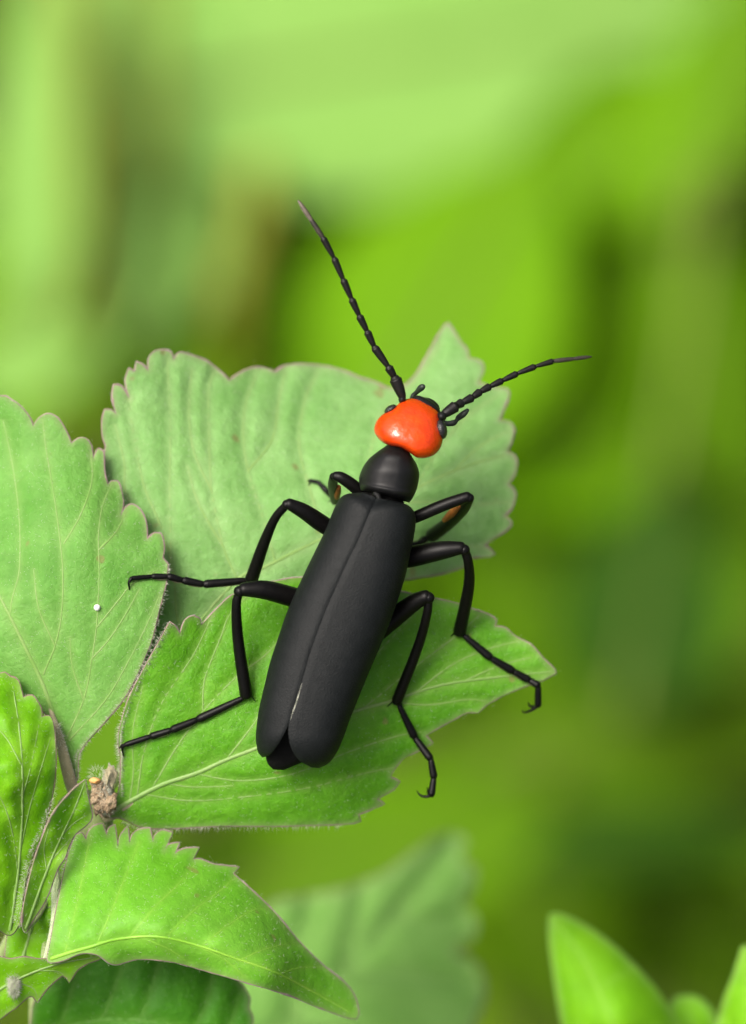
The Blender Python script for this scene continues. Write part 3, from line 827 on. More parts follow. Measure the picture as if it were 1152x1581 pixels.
def loft(name, rows, mat, parent, nseg=28, sub=5, power=2.3, relief=None):
    """rows: (lx,ly, rx,ry, dtop, dbot) ; full closed body"""
    c = catmull(rows, sub)
    V, F = [], []
    for r in c:
        lx, ly, rx, ry, dt, db = r
        for k in range(nseg):
            a = 2 * math.pi * k / nseg
            ca, sa = math.cos(a), math.sin(a)
            ux = math.copysign(abs(ca) ** (2 / power), ca)
            ud = math.copysign(abs(sa) ** (2 / power), sa)
            x = (lx + rx) / 2 + (rx - lx) / 2 * ux
            y = (ly + ry) / 2 + (ry - ly) / 2 * ux
            d = (dt + db) / 2 - (db - dt) / 2 * ud
            if relief:
                d += relief(ux, ud)
            V.append(P(x, y, d))
    n = len(c)
    for i in range(n - 1):
        for k in range(nseg):
            k2 = (k + 1) % nseg
            F.append((i * nseg + k, (i + 1) * nseg + k, (i + 1) * nseg + k2, i * nseg + k2))
    for i, rev in ((0, False), (n - 1, True)):
        V.append(sum((V[i * nseg + k] for k in range(nseg)), Vector()) / nseg)
        ci = len(V) - 1
        for k in range(nseg):
            k2 = (k + 1) % nseg
            F.append((ci, i * nseg + k2, i * nseg + k) if rev else (ci, i * nseg + k, i * nseg + k2))
    return build(name, V, F, mat, parent)

# abdomen and thorax underneath the wing cases
loft("abdomen", [(585, 745, 612, 752, 1.6, 2.8), (548, 772, 628, 793, 1.3, 4.0), (508, 835, 620, 862, 1.2, 4.3), (462, 925, 598, 955, 1.1, 4.4), (428, 1010, 568, 1040, 1.2, 4.3), (412, 1090, 534, 1115, 1.7, 4.2), (410, 1140, 500, 1150, 2.1, 4.0), (410, 1166, 476, 1172, 2.3, 3.8), (414, 1180, 450, 1184, 2.5, 3.4), (422, 1188, 438, 1189, 2.8, 3.2)], M['abdomen'], beetle)

def elytron(inner, outer, other, sgn):
    ci, co, cx = catmull(inner, 6), catmull(outer, 6), catmull(other, 6)
    m = len(ci)
    ns = 30
    V, F = [], []
    for i in range(m):
        t = i / (m - 1)
        I, O, X = ci[i], co[i], cx[i]
        wpx = np.linalg.norm(O - I)
        mid = (O + X) / 2
        hw = np.linalg.norm(O - X) / 2
        ax = (O - X) / (2 * hw)
        Hh = 1.9 * min(1.0, hw / 70.0)
        front = 0.55 * math.exp(-(t / 0.04) ** 2)
        back = 0.9 * max(0.0, (t - 0.80) / 0.20) ** 2.0
        dt = 0.05 - 0.25 * math.sin(math.pi * t) + front + back + 0.25 * t
        for k in range(ns + 3):
            s = math.sin(min(1.0, k / (ns - 1)) * math.pi / 2) ** 0.9 if k < ns else 1.0
            p = I + (O - I) * s
            u = min(1.0, abs((p - mid) @ ax) / hw)
            h = Hh * (1 - max(0.0, 1 - u ** 2.6) ** (1 / 2.6))
            if k >= ns:
                j = k - ns + 1
                p = p - ax * (0.5 * j * j) * min(1.0, wpx / 40)
                h += 0.16 * j * min(1.0, wpx / 40)
            groove = 0.035 * math.exp(-(s * wpx / 1.0) ** 2)
            furrow = 0.010 * math.exp(-(s * wpx / 5.0) ** 2)
            V.append(P(p[0], p[1], dt + h + groove + furrow))
    nk = ns + 3
    for i in range(m - 1):
        for k in range(nk - 1):
            a = i * nk + k
            f = (a, a + 1, a + nk + 1, a + nk)
            F.append(f if sgn < 0 else tuple(reversed(f)))
    o = build("elytron", V, F, M['elytron'], beetle)
    md = o.modifiers.new("thickness", 'SOLIDIFY')
    md.thickness = 0.00010
    md.offset = -1
    md.use_rim = False
    return o, ci

sut = [(581, 769), (572, 788), (562, 812), (552, 836), (541, 858), (530, 881), (518, 908), (503, 942), (490, 976), (478, 1011), (467, 1049), (457, 1083)]
inL = [(p[0] - 0.2, p[1]) for p in sut] + [(446, 1116), (438, 1134), (429, 1150), (418, 1164), (410, 1169)]
outL = [(560, 760), (532, 764), (518, 781), (503, 817), (487, 850), (471, 883), (456, 915), (442, 948), (430, 983), (417, 1023), (408, 1060), (400, 1094), (397, 1115), (395, 1135), (396, 1150), (399, 1162), (405, 1169)]
inR = [(p[0] + 0.2, p[1]) for p in sut] + [(446.5, 1116), (446, 1138), (451, 1158), (463, 1175), (481, 1185)]
outR = [(603, 772), (632, 781), (642, 800), (639, 830), (633, 857), (626, 890), (615, 925), (604, 956), (590, 991), (576, 1024), (562, 1057), (550, 1087), (540, 1112), (530, 1140), (521, 1160), (509, 1177), (493, 1186)]
eL, ciL = elytron(inL, outL, outR, -1)
eR, ciR = elytron(inR, outR, outL, 1)
# pale downy line along the wing-case seam near the tail
seam = [eR.data.vertices[i * 33].co + root_loc(beetle) for i in range(len(ciR)) if 1052 < ciR[i][1] < 1112]
nsm = len(seam)
tube("seam_fringe", [p - FWD * 0.00001 + RGT * mm(0.8) for p in seam], [mm(0.15 + 0.75 * math.sin(math.pi * k / (nsm - 1)) ** 1.5 * (0.7 + 0.5 * math.sin(k * 2.1))) for k in range(nsm)], M['hair'], eR, 6, 3)
# little plate between the wing-case bases
tube("scutellum", [P(580, 762, 0.95), P(585, 768, 0.78), P(583, 775, 0.62)], [mm(5), mm(4), mm(1.2)], M['chitin'], beetle, 10, 4)

# pronotum
loft("pronotum", [(557, 757, 632, 776, 1.5, 3.4), (556, 753, 636, 771, 0.62, 3.6), (555, 748, 640, 764, 0.36, 3.7), (554.5, 743, 643, 757, 0.42, 3.8), (555, 735, 646, 746, 0.40, 3.8), (560, 722, 647.5, 731, 0.36, 3.7), (569, 709, 643.5, 717, 0.48, 3.5), (582, 698, 637, 706, 0.62, 3.1), (595, 689, 632, 698, 1.0, 2.8), (604, 682, 630, 691, 1.2, 2.6)], M['chitin'], beetle, nseg=32, power=2.15,
     relief=lambda ux, ud: 0.05 * math.exp(-(ux / 0.07) ** 2) if ud > 0 else 0.0)

# head
H_out = [(578, 667), (580, 653), (588, 642), (600, 634), (612, 626), (622, 618), (634, 615), (648, 616), (660, 622), (670, 629), (678, 638), (681, 650), (684, 664), (684, 679), (680, 692), (671, 702), (658, 707), (645, 707), (632, 699), (618, 691), (602, 688), (588, 681)]
ho = catmull(H_out, 4, True)
hc = np.array([630.0, 662.0])
fwd2 = np.array([0.28, -0.96])
V, F = [], []
nr = 14
nh = len(ho)
def head_d(q, rho):
    f = ((q - hc) @ fwd2) / 50.0
    return 1.75 + 0.55 * f + 0.25 * max(0, f) ** 2
rings = []
for side in (-1, 1):
    for j in range(nr + 1):
        rho = math.sin(j / nr * math.pi / 2)
        if side == 1 and j == nr:
            continue
        hgt = math.sqrt(max(0.0, 1 - rho ** 3.0)) * (1.35 if side < 0 else 1.25)
        ring = []
        for p in ho:
            rad = np.linalg.norm(p - hc)
            bl = rho ** 2.0
            q = hc + (p - hc) / rad * (rad * bl + 45.0 * (1 - bl)) * rho
            lat = (q - hc) @ np.array([0.96, 0.28])
            bk = -((q - hc) @ fwd2) / 45.0
            cleft = 0.07 * math.exp(-(lat / 10.0) ** 2) * max(0, bk) if side < 0 else 0
            dent = 0.03 * noise.noise(Vector((q[0] / 9, q[1] / 9, 2))) * (1 - rho ** 3)
            ring.append(len(V))
            V.append(P(q[0], q[1], head_d(q, rho) + side * hgt + cleft + (dent if side < 0 else 0)))
        rings.append(ring)
top, botr = rings[:nr + 1], rings[nr + 1:]
def join(r1, r2, flip):
    for k in range(nh):
        f = (r1[k], r1[(k + 1) % nh], r2[(k + 1) % nh], r2[k])
        F.append(tuple(reversed(f)) if flip else f)
for a, b in zip(top[:-1], top[1:]):
    join(a, b, False)
chain = [top[-1]] + botr[::-1]
for a, b in zip(chain[:-1], chain[1:]):
    join(a, b, False)
head = build("head", V, F, M['orange'], beetle)
head["label"] = "shiny orange head"
def ell(name, cx, cy, d, rx, ry, rd, ang, mat, parent):
    V, F = [], []
    c = P(cx, cy, d)
    ca, sa = math.cos(math.radians(ang)), math.sin(math.radians(ang))
    nu, nv = 16, 10
    for j in range(nv + 1):
        th = math.pi * j / nv
        for i in range(nu):
            ph = 2 * math.pi * i / nu
            x, y, z = math.sin(th) * math.cos(ph) * rx, math.sin(th) * math.sin(ph) * ry, math.cos(th)
            V.append(c + RGT * mm(x * ca - y * sa, d) + UPV * mm(x * sa + y * ca, d) - FWD * z * rd * 1e-3)
    for j in range(nv):
        for i in range(nu):
            F.append((j * nu + i, (j + 1) * nu + i, (j + 1) * nu + (i + 1) % nu, j * nu + (i + 1) % nu))
    return build(name, V, F, mat, parent)
ell("eye", 603, 632, 1.75, 11, 6, 0.42, 32, M['eye'], head)
ell("eye", 681, 663, 1.6, 9.5, 15.5, 0.5, 14, M['eye'], head)
ell("clypeus", 658, 627, 2.55, 26, 11, 0.6, -32, M['chitin'], head)
ell("labrum", 664, 626, 3.1, 17, 10, 0.45, -32, M['chitin'], head)
ell("antenna_socket", 682, 643, 1.9, 8, 8, 0.4, 0, M['chitin'], head)
ell("antenna_socket", 621, 617, 2.0, 6, 6, 0.35, 0, M['chitin'], head)
M['palp'] = plain_material("palp", (0.008, 0.014, 0.009), (0.018, 0.028, 0.018), 4.0, 0.45, 0.4)
tube("palp", [P(636, 618, 3.2), P(638, 611, 3.3), P(643, 606, 3.2), P(650, 599, 3.0), P(653, 597, 2.9)], [mm(4), mm(4), mm(3.6), mm(5.5), mm(4.5)], M['palp'], head, 10, 4)
tube("palp", [P(682, 652, 3.0), P(690, 654, 3.0), P(700, 653, 3.0), P(705, 649, 2.9), P(708, 645, 2.9), P(716, 639, 2.8), P(722, 633, 2.8)], [mm(5), mm(4.5), mm(5), mm(3.2), mm(4.6), mm(5), mm(3)], M['palp'], head, 10, 4)

def antenna(joints, widths, depths, tip_mat):
    e = empty("antenna", (0, 0, 0), beetle)
    n = len(joints)
    for i in range(n - 1):
        (x0, y0), (x1, y1) = joints[i], joints[i + 1]
        d0, d1 = depths[i], depths[i + 1]
        w = widths[i]
        a, b = P(x0, y0, d0), P(x1, y1, d1)
        last = i >= n - 3
        prof = [(-0.02, 0.42), (0.10, 0.66), (0.40, 0.88), (0.80, 1.02), (0.93, 1.04), (0.985, 0.80)] if not last else [(-0.02, 0.8), (0.3, 1.0), (0.7, 0.95 if i < n - 2 else 0.85), (0.97, 0.8 if i < n - 2 else 0.35)]
        tube("antenna_segment", [a.lerp(b, t) for t, _ in prof], [mm(w / 2 * k, d0) for _, k in prof], (tip_mat if i == n - 2 else M['antenna_tip']) if last else M['antenna'], e, 10, 4)
    return e
jl = [(622.6, 616), (610, 584), (600, 567), (578, 536), (567, 512), (555, 488), (543, 462), (530, 432), (516, 399), (498.5, 367), (480, 339), (460, 309)]
antenna(jl, [19, 13.5, 13, 12, 12, 11.5, 11.5, 11, 10.5, 8.5, 8], list(np.linspace(1.9, 0.2, 12)), M['antenna_pale'])
jr = [(682, 642), (706, 625), (719, 619), (738, 606), (755, 598), (775, 588), (797.6, 577), (826, 566), (852, 558), (884, 554), (914, 551)]
jr = [(682, 642), (704, 627), (713, 622), (729, 614), (741, 605), (756, 597), (775, 588), (798, 577), (826, 566), (854, 557.5), (885, 554), (914, 550.5)]
antenna(jr, [18, 14, 13.5, 12.5, 12, 11, 10.5, 10, 9, 7.5, 6.5], list(np.linspace(1.9, 4.6, 12)), M['antenna_tip'])

def leg(femur, fw, tibia, tw, tarsus, sw, claws, claw_w=3.2, patch=None):
    e = empty("leg", (0, 0, 0), beetle)
    tube("femur", [P(*p) for p in femur], [mm(w * 0.54) for w in fw], M['chitin_gloss'], e, 14, 5)
    tube("tibia", [P(*p) for p in tibia], [mm(w / 2) for w in tw], M['chitin_gloss'], e, 12, 5)
    k = P(*tibia[0])
    ell("knee", tibia[0][0], tibia[0][1], tibia[0][2], fw[-1] * 0.46, fw[-1] * 0.46, mm(fw[-1] * 0.46) * 1e3, 0, M['chitin_gloss'], e)
    for i in range(len(tarsus) - 1):
        a, b = P(*tarsus[i]), P(*tarsus[i + 1])
        w0, w1 = sw[i], sw[i + 1]
        prof = [(0.0, 0.62), (0.15, 0.85), (0.6, 1.0), (0.9, 1.08), (0.97, 0.95)]
        tube("tarsal_segment", [a.lerp(b, t) for t, _ in prof], [mm((w0 + (w1 - w0) * t) / 2 * kk) for t, kk in prof], M['chitin_gloss'], e, 10, 3)
        # pale underside pad
        if i < len(tarsus) - 2:
            m0, m1 = a.lerp(b, 0.12), a.lerp(b, 0.95)
            off = FWD * mm(w0 * 0.22) - UPV * mm(w0 * 0.20)
            tube("tarsal_pad", [m0 + off, m0.lerp(m1, 0.5) + off * 1.1, m1 + off], [mm(w0 * 0.28), mm(w0 * 0.34), mm(w0 * 0.22)], M['joint'], e, 8, 3)
    for c in claws:
        tube("claw", [P(*p) for p in c], [mm(claw_w * k) for k in np.linspace(1.0, 0.25, len(c))], M['chitin_gloss'], e, 8, 4)
    # spurs at the end of the tibia
    t1, t0 = P(*tibia[-1]), P(*tibia[-2])
    dr = (t1 - t0).normalized()
    for s in (-1, 1):
        sp = (dr * 0.7 + RGT * 0.35 * s - FWD * 0.1).normalized()
        tube("spur", [t1 + RGT * mm(tw[-1] * 0.32) * s, t1 + RGT * mm(tw[-1] * 0.34) * s + sp * mm(tw[-1] * 0.75)], [mm(1.6), mm(0.5)], M['chitin_gloss'], e, 6, 3)
    sp = []
    for seq, ww, cnt in ((femur, fw, 26), (tibia, tw, 60), (tarsus, sw, 50)):
        for _ in range(cnt):
            i = rng.integers(0, len(seq) - 1)
            q = P(*seq[i]).lerp(P(*seq[i + 1]), rng.uniform(0, 1))
            ax = (P(*seq[i + 1]) - P(*seq[i])).normalized()
            dr = Vector(rng.normal(0, 1, 3))
            dr = (dr - ax * dr.dot(ax)).normalized()
            sp.append(spike(q + dr * mm(ww[min(i, len(ww) - 1)] * 0.42), (dr * 0.6 + ax * 0.8).normalized(), rng.uniform(0.00008, 0.0002), 0.000006))
    tag(build("leg_bristle", *merge(sp), M['chitin_gloss'], e), kind="stuff")
    if patch:
        tube("hair_patch", [P(*p) for p in patch[0]], [mm(w) for w in patch[1]], M['orange_hair'], e, 10, 4)
    return e

def on(fn, pts, lift):
    return [(x, y, float(fn([(x, y)])[0]) - l) for (x, y), l in zip(pts, lift)]

# middle leg over the pale side leaf
ts = on(depL, [(374, 896), (315, 902), (283, 896), (260, 890), (235, 890)], [0, 0, 0, 0, 0])
ts = [(380, 896, 4.6), (315, 902, 4.3), (283, 896, 4.15), (260, 890, float(depL([(250, 890)])[0]) - 0.17), (235, 890, float(depL([(235, 890)])[0]) - 0.15), (203, 893, float(depL([(203, 893)])[0]) - 0.16)]
cd = float(depL([(200, 905)])[0])
leg([(520, 822, 3.0), (498, 809, 2.6), (470, 790, 2.1), (446, 778, 1.8)], [24, 26, 23, 17],
    [(443, 779, 1.8), (425, 800, 2.3), (408, 838, 3.2), (389, 893, 4.4)], [13, 14, 18, 22],
    ts, [13, 13, 12, 11, 9, 7],
    [[(203, 893, cd - 0.2), (199, 900, cd - 0.22), (200, 911, cd - 0.05)], [(204, 893, cd - 0.1), (200, 896, cd - 0.02), (197, 905, cd + 0.02)]])
# hind leg over the tail leaf
hd = lambda x, y, l: (x, y, float(depR([(x, y)])[0]) - l - 0.05)
leg([(480, 930, 3.2), (452, 922, 2.8), (410, 911, 2.2), (376, 910, 1.9)], [29, 30, 28, 20],
    [(370, 913, 1.9), (365, 935, 2.2), (368, 990, 3.0), hd(380, 1072, 0.22)], [12, 15, 18, 21],
    [hd(377, 1077, 0.18), hd(305, 1111, 0.15), hd(265, 1127, 0.15), hd(233, 1137, 0.15), hd(193, 1150, 0.15)], [12, 13, 12, 11, 8],
    [[hd(193, 1150, 0.16), hd(189, 1156, 0.12), hd(191, 1168, 0.02)], [hd(195, 1150, 0.1), hd(187, 1152, 0.06), (183, 1162, 4.6)]])
# front leg partly hidden behind the shoulder
ha = lambda x, y, l: (x, y, float(depA([(x, y)])[0]) - l)
leg([(565, 770, 3.0), (548, 752, 2.7), (528, 738, 2.5), (518, 735, 2.5)], [19, 19, 17, 14],
    [(515, 736, 2.6), (514, 748, 3.8), (516, 762, 5.4), (518, 772, 6.6)], [13, 16, 17, 17],
    [(515, 768, 6.9), ha(506, 760, 0.13), ha(498, 751, 0.13), ha(491, 744, 0.12), ha(483, 743, 0.12)], [10, 9, 8, 7, 6],
    [[ha(484, 743, 0.14), ha(479, 744, 0.12), ha(477, 750, 0.02)], [ha(484, 742, 0.14), ha(478, 741, 0.12), ha(475, 744, 0.02)]], 2.2,
    patch=([(523, 752, 3.9), (521, 760, 4.6), (520, 768, 5.4)], [4, 6, 4]))
# front leg on the other side, folded back under itself
leg([(622, 805, 2.9), (645, 797, 2.5), (685, 780, 2.2), (722, 767, 2.1)], [18, 18, 18, 16],
    [(725, 769, 2.1), (714, 787, 3.6), (692, 808, 5.6), (667, 827, 7.4)], [15, 19, 21, 22],
    [(664, 829, 7.5), ha(648, 838, 0.15), ha(632, 842, 0.15), ha(615, 842, 0.13), ha(600, 838, 0.12)], [11, 10, 9, 8, 7],
    [[ha(600, 838, 0.14), ha(594, 838, 0.1), ha(590, 842, 0.02)]], 2.2,
    patch=([(710, 781, 3.0), (698, 792, 4.0), (686, 803, 5.0)], [3.5, 6.5, 4]))
# middle leg on the other side
leg([(615, 862, 3.2), (636, 859, 2.9), (680, 850, 2.5), (712, 846, 2.3)], [31, 32, 28, 19],
    [(717, 849, 2.3), (723, 868, 2.7), (724, 905, 3.9), hd(710, 975, 0.24)], [14, 15, 18, 21],
    [hd(716, 981, 0.18), hd(758, 1016, 0.15), hd(792, 1036, 0.16), hd(817, 1050, 0.2), hd(831, 1058, 0.3), (831, 1090, 6.9)], [12, 13, 13, 12, 12, 11],
    [[(830, 1090, 6.9), (820, 1097, 7.0), (810, 1100, 7.2), (806, 1097, 7.4)], [(828, 1092, 7.0), (818, 1090, 7.3), (816, 1084, 7.6)]])
# hind leg on the other side, hooked over the leaf's edge
leg([(585, 975, 3.3), (612, 951, 3.0), (640, 930, 2.5), (658, 921, 2.2)], [27, 29, 25, 20],
    [(662, 923, 2.2), (659, 950, 2.6), (645, 1000, 3.7), hd(613, 1082, 0.22)], [13, 14, 16, 18],
    [hd(616, 1089, 0.18), hd(640, 1138, 0.17), (665, 1172, 5.6), (670, 1200, 5.7), (666, 1228, 5.7)], [11, 13, 12, 12, 11],
    [[(666, 1227, 5.7), (658, 1230, 5.7), (649, 1228, 5.8), (644, 1221, 5.9)], [(665, 1227, 5.8), (661, 1224, 6.2), (660, 1216, 6.5)]])

# ------------------------------------------------------------------ weeds growing below, out of focus
def bgmat(name, a, b, tr, amt=0.3):
    M[name] = plain_material(name, a, b, 0.12, 0.65, 0.08, bump=0.1, trans=tr, trans_amt=amt)
bgmat('bg_pale', (0.16, 0.33, 0.060), (0.195, 0.365, 0.078), (0.17, 0.34, 0.045))
bgmat('bg_bright', (0.082, 0.215, 0.0008), (0.102, 0.240, 0.0012), (0.11, 0.27, 0.001))
bgmat('bg_mid', (0.064, 0.165, 0.0015), (0.084, 0.190, 0.002), (0.085, 0.21, 0.001))
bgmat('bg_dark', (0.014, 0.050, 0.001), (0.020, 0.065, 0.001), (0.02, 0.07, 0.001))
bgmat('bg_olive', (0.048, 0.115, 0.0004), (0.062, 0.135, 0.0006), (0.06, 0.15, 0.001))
M['bg_stem'] = plain_material("bg_stem", (0.08, 0.13, 0.01), (0.11, 0.14, 0.02), 0.3, 0.6, 0.3)
M['bg_stem_brown'] = plain_material("bg_stem_brown", (0.13, 0.15, 0.006), (0.16, 0.165, 0.010), 0.3, 0.6, 0.3)

def weed(name, label, cat, root, top, stem_r, leaves, stem_mat='bg_stem', group=None):
    """leaves: (cx, cy, d, heading deg in picture, length px, width px, tilt, material)"""
    r = P(root[0], root[1], root[2] * 1.3)
    tpt = P(top[0], top[1], top[2] * 1.3)
    rr = Vector((r.x, r.y, -0.012))
    e = empty(name, rr)
    tag(e, label, cat, group)
    tube("stem", [rr, rr.lerp(tpt, 0.5) + Vector((0.004, 0.003, 0)), tpt], [stem_r * 1.2e-3, stem_r * 1e-3, stem_r * 0.7e-3], M[stem_mat], e, 10, 6)
    for (cx, cy, d, ang, L, W, tilt, mt) in leaves:
        d = d * 1.3
        a = math.radians(ang)
        dirp = RGT * math.cos(a) + UPV * math.sin(a)
        side = RGT * -math.sin(a) + UPV * math.cos(a)
        nrm = (-FWD + side * tilt + UPV * 0.15).normalized()
        Lm, Wm = mm(L, d), mm(W, d)
        base = P(cx, cy, d) - dirp * Lm / 2
        V, F = blade(base, dirp - nrm * 0.02, nrm, Lm, Wm, fold=0.18, droop=0.10, rows=14, shape=0.8)
        lf = build("leaf", V, F, M[mt], e)
        tube("midrib", [base + dirp * Lm * t - nrm * (0.10 * Lm * t * t) + nrm * 0.0001 for t in (0.0, 0.25, 0.5, 0.75, 0.97)], [Wm * 0.02, Wm * 0.018, Wm * 0.014, Wm * 0.01, Wm * 0.004], M[stem_mat], lf, 6, 3)
        # petiole to the nearest point of the stem
        ab = tpt - rr
        s = min(0.98, max(0.25, (base - rr).dot(ab) / ab.length_squared))
        at = rr.lerp(tpt, s)
        tube("petiole", [base, base.lerp(at, 0.5) + Vector((0, 0, 0.003)), at], [stem_r * 0.5e-3, stem_r * 0.45e-3, stem_r * 0.5e-3], M[stem_mat], e, 8, 4)
    return e

weed("broad_leaf_weed", "weed with very large pale green leaves spreading above the low growth", "weed", (600, 300, 480), (640, 100, 355), 2.2,
     [(690, 60, 350, 11, 980, 460, 0.1, 'bg_pale'), (330, -20, 355, 160, 560, 420, 0.0, 'bg_pale'), (1080, -120, 400, 30, 400, 260, 0.1, 'bg_bright')])
weed("bright_weed", "weed with bright yellow-green leaves below the beetle's antennae", "weed", (760, 700, 480), (740, 500, 340), 2.0,
     [(700, 450, 335, 60, 520, 400, 0.1, 'bg_bright'), (840, 640, 345, -30, 460, 360, 0.0, 'bg_bright'), (560, 640, 350, 200, 420, 300, 0.0, 'bg_bright'), (900, 370, 380, 20, 460, 300, 0.2, 'bg_mid'), (800, 900, 360, -80, 400, 260, 0.1, 'bg_mid')])
weed("tall_weed", "tall weed with green leaves beside the pale-leaved weed", "weed", (1150, 500, 480), (1100, 250, 330), 2.0,
     [(1090, 150, 335, 75, 400, 200, 0.3, 'bg_bright'), (1000, 300, 360, 190, 480, 300, -0.2, 'bg_mid'), (1100, 560, 340, -70, 460, 260, 0.1, 'bg_mid'), (930, 240, 345, 200, 380, 260, 0.1, 'bg_bright'), (1150, 60, 325, 80, 420, 110, 0.2, 'bg_mid'), (995, 920, 320, 80, 360, 260, 0.1, 'bg_dark'), (1090, 860, 365, 80, 420, 220, 0.1, 'bg_mid')])  # one very dark green leaf makes the dark patch lower down
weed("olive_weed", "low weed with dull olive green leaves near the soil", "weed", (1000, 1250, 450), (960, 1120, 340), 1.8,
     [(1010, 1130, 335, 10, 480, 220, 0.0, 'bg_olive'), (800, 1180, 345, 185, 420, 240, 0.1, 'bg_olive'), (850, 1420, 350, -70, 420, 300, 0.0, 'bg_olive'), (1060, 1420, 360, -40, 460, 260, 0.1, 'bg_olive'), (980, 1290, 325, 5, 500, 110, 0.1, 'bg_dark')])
weed("shaded_weed", "weed with mid green leaves beneath the arched leaf", "weed", (520, 1450, 430), (480, 1380, 260), 1.7,
     [(560, 1330, 255, 15, 620, 300, 0.0, 'bg_mid'), (160, 1150, 240, 100, 300, 240, 0.0, 'bg_mid'), (300, 1420, 265, 190, 520, 300, 0.0, 'bg_mid')])
weed("side_weed", "weed with pale green upright leaves among brown stalks", "weed", (60, 800, 470), (70, 350, 340), 1.7,
     [(55, 180, 335, 88, 680, 150, 0.2, 'bg_pale'), (190, 220, 345, 92, 640, 150, 0.1, 'bg_pale'), (240, 440, 355, 80, 520, 300, 0.0, 'bg_bright'), (440, 420, 365, 60, 460, 320, 0.0, 'bg_bright'), (50, 560, 325, 20, 220, 120, 0.0, 'bg_pale'), (280, 300, 350, 85, 420, 150, 0, 'bg_pale'), (70, 460, 370, 85, 460, 300, 0, 'bg_bright')])

def stalk(pts, r, label):
    pp = [P(p[0], p[1], p[2] * 1.3) for p in pts]
    dn = pp[-1]
    foot = Vector((dn.x, dn.y + 0.01, -0.012))
    e = tube("dry_stalk", pp + [dn.lerp(foot, 0.5) + Vector((0.002, 0, 0)), foot], [r * 1e-3] * (len(pp) + 2), M['bg_stem_brown'], None, 10, 6)
    tag(e, label, "stalk")
stalk([(110, -60, 325), (128, 200, 330), (135, 420, 338), (120, 560, 345)], 1.5, "thick brown dry stalk between the upright pale leaves")
stalk([(245, -60, 335), (238, 150, 340), (235, 330, 348)], 1.1, "thin brown dry stalk behind the upright pale leaves")
stalk([(400, 260, 345), (385, 380, 342), (360, 520, 338)], 1.9, "short brown stalk below the broad pale leaf")

# young shoot in front, at the bottom corner
sh = empty("young_shoot", Vector((P(960, 1800, 26).x, P(960, 1800, 26).y + 0.03, -0.012)))
tag(sh, "young shoot with smooth yellow-green pointed leaves", "shoot")
I_pts = [(848, 1412), (856, 1409), (880, 1416), (920, 1438), (960, 1470), (1000, 1510), (1030, 1550), (1060, 1610), (1080, 1690), (1040, 1760), (980, 1760), (910, 1690), (872, 1600), (856, 1520), (847, 1450)]
I_ctrl = [(850, 1412, 23), (1000, 1510, 23), (870, 1590, 22), (960, 1560, 21), (1080, 1690, 25), (1000, 1750, 24)]
leaf_surface(sh, I_pts, I_ctrl, M['leaf_shoot'], [(1010, 1760), (985, 1680), (950, 1590), (905, 1490), (855, 1418)], [[(960, 1610), (930, 1600), (890, 1580)], [(960, 1610), (1000, 1590), (1040, 1580)], [(925, 1530), (950, 1510), (975, 1500)]], quilt=0.1, label="broad pointed leaf of the shoot", vein_mat='vein_dull', vein_r=0.02, mid_r=0.06, margin=None, spacing=10, curl=0.5)
J_pts = [(1035, 1552), (1062, 1537), (1085, 1545), (1105, 1570), (1120, 1640), (1095, 1740), (1040, 1750), (1020, 1650)]
leaf_surface(sh, J_pts, [(1035, 1552, 27), (1085, 1545, 27), (1120, 1640, 27), (1040, 1750, 27), (1060, 1620, 26)], M['leaf_shoot'], [(1065, 1750), (1068, 1650), (1063, 1545)], [[(1066, 1660), (1085, 1630), (1100, 1590)], [(1066, 1660), (1050, 1630), (1035, 1590)]], quilt=0.1, label="small rounded leaf of the shoot", vein_mat='vein_dull', vein_r=0.02, mid_r=0.06, margin=None, spacing=10)
K_pts = [(1140, 1480), (1152, 1460), (1200, 1500), (1230, 1600), (1200, 1720), (1130, 1740), (1100, 1640), (1112, 1560), (1130, 1510)]
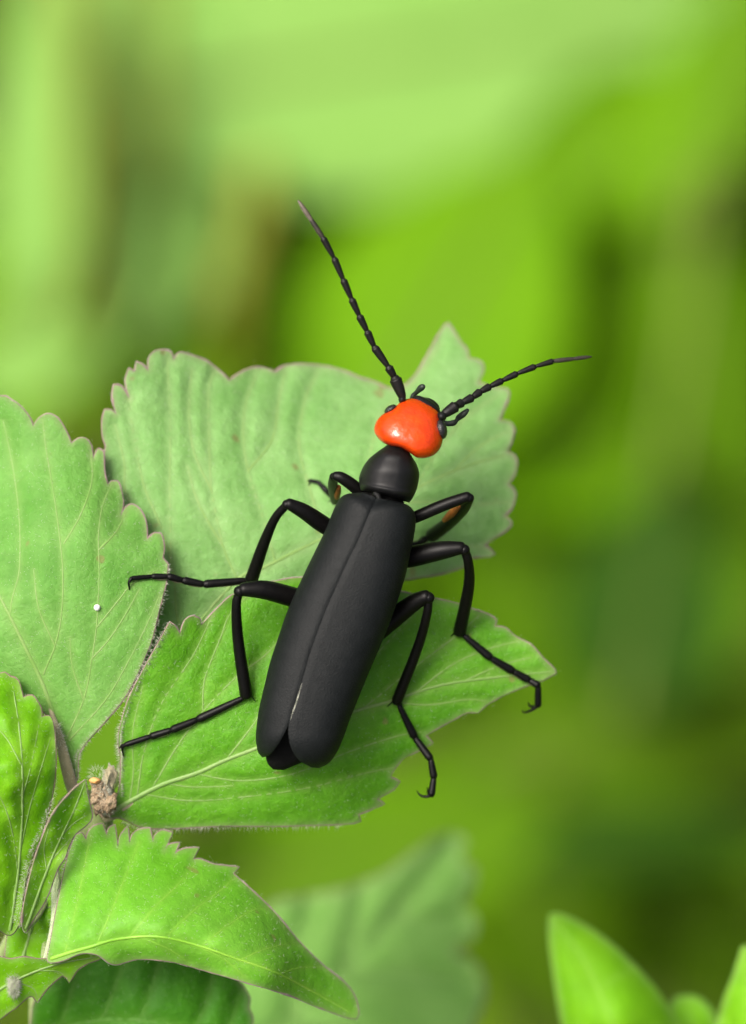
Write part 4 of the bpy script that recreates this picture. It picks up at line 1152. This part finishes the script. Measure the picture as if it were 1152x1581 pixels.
leaf_surface(sh, K_pts, [(1140, 1480, 20), (1230, 1600, 21), (1110, 1570, 21), (1130, 1740, 23), (1170, 1600, 19)], M['leaf_shoot'], [(1125, 1740), (1150, 1650), (1160, 1560), (1150, 1470)], [[(1152, 1640), (1180, 1600), (1205, 1560)], [(1150, 1650), (1130, 1610), (1118, 1570)]], quilt=0.1, label="upright narrow leaf of the shoot", vein_mat='vein_dull', vein_r=0.02, mid_r=0.06, margin=None, spacing=10)
sb = root_loc(sh)
st = P(1030, 1790, 25)
tube("stem", [sb, sb.lerp(st, 0.33) + Vector((0.003, 0, 0)), sb.lerp(st, 0.66) + Vector((0.002, 0, 0)), st], [0.0016, 0.0014, 0.0012, 0.0009], M['stem'], sh, 10, 6)
tube("petiole", [st, P(1020, 1772, 24.5), P(1008, 1750, 24.2)], [0.0006, 0.0005, 0.0004], M['stem'], sh, 8, 4)
tube("petiole", [st, P(1062, 1770, 26.5), P(1065, 1740, 26.8)], [0.0006, 0.0005, 0.0004], M['stem'], sh, 8, 4)
tube("petiole", [st, P(1090, 1775, 24), P(1128, 1735, 23)], [0.0006, 0.0005, 0.0004], M['stem'], sh, 8, 4)

# lower leaf pairs on the two near stems
def lower_pairs(thing, base, top, levels, mat, L0):
    for q, (t, L) in enumerate(levels):
        node = base.lerp(top, t)
        for k in (0, 1):
            a = math.radians(35 + 90 * (q % 2) + 180 * k)
            d = Vector((math.cos(a), math.sin(a), 0.25)).normalized()
            b0 = node + d * 0.010
            V, F = blade(b0, d, Vector((0, 0, 1)), L, L * 0.62, fold=0.15, droop=0.22, rows=10, shape=0.8)
            lf = build("leaf", V, F, M[mat], thing)
            tube("midrib", [b0 + d * L * u - Vector((0, 0, 0.20 * L * u * u)) for u in (0, 0.3, 0.6, 0.95)], [0.0004, 0.00035, 0.0003, 0.0001], M['vein'], lf, 6, 3)
            tube("petiole", [node, node.lerp(b0, 0.5) + Vector((0, 0, 0.001)), b0 + d * 0.002], [0.0008, 0.0006, 0.0005], M['stem'], thing, 8, 3)
lower_pairs(plant, stem_base, stem_top, [(0.30, 0.050), (0.46, 0.048), (0.62, 0.044), (0.76, 0.036)], 'leaf_bright', 0.05)
lower_pairs(sh, sb, st, [(0.35, 0.045), (0.55, 0.040), (0.74, 0.034)], 'leaf_lime', 0.045)
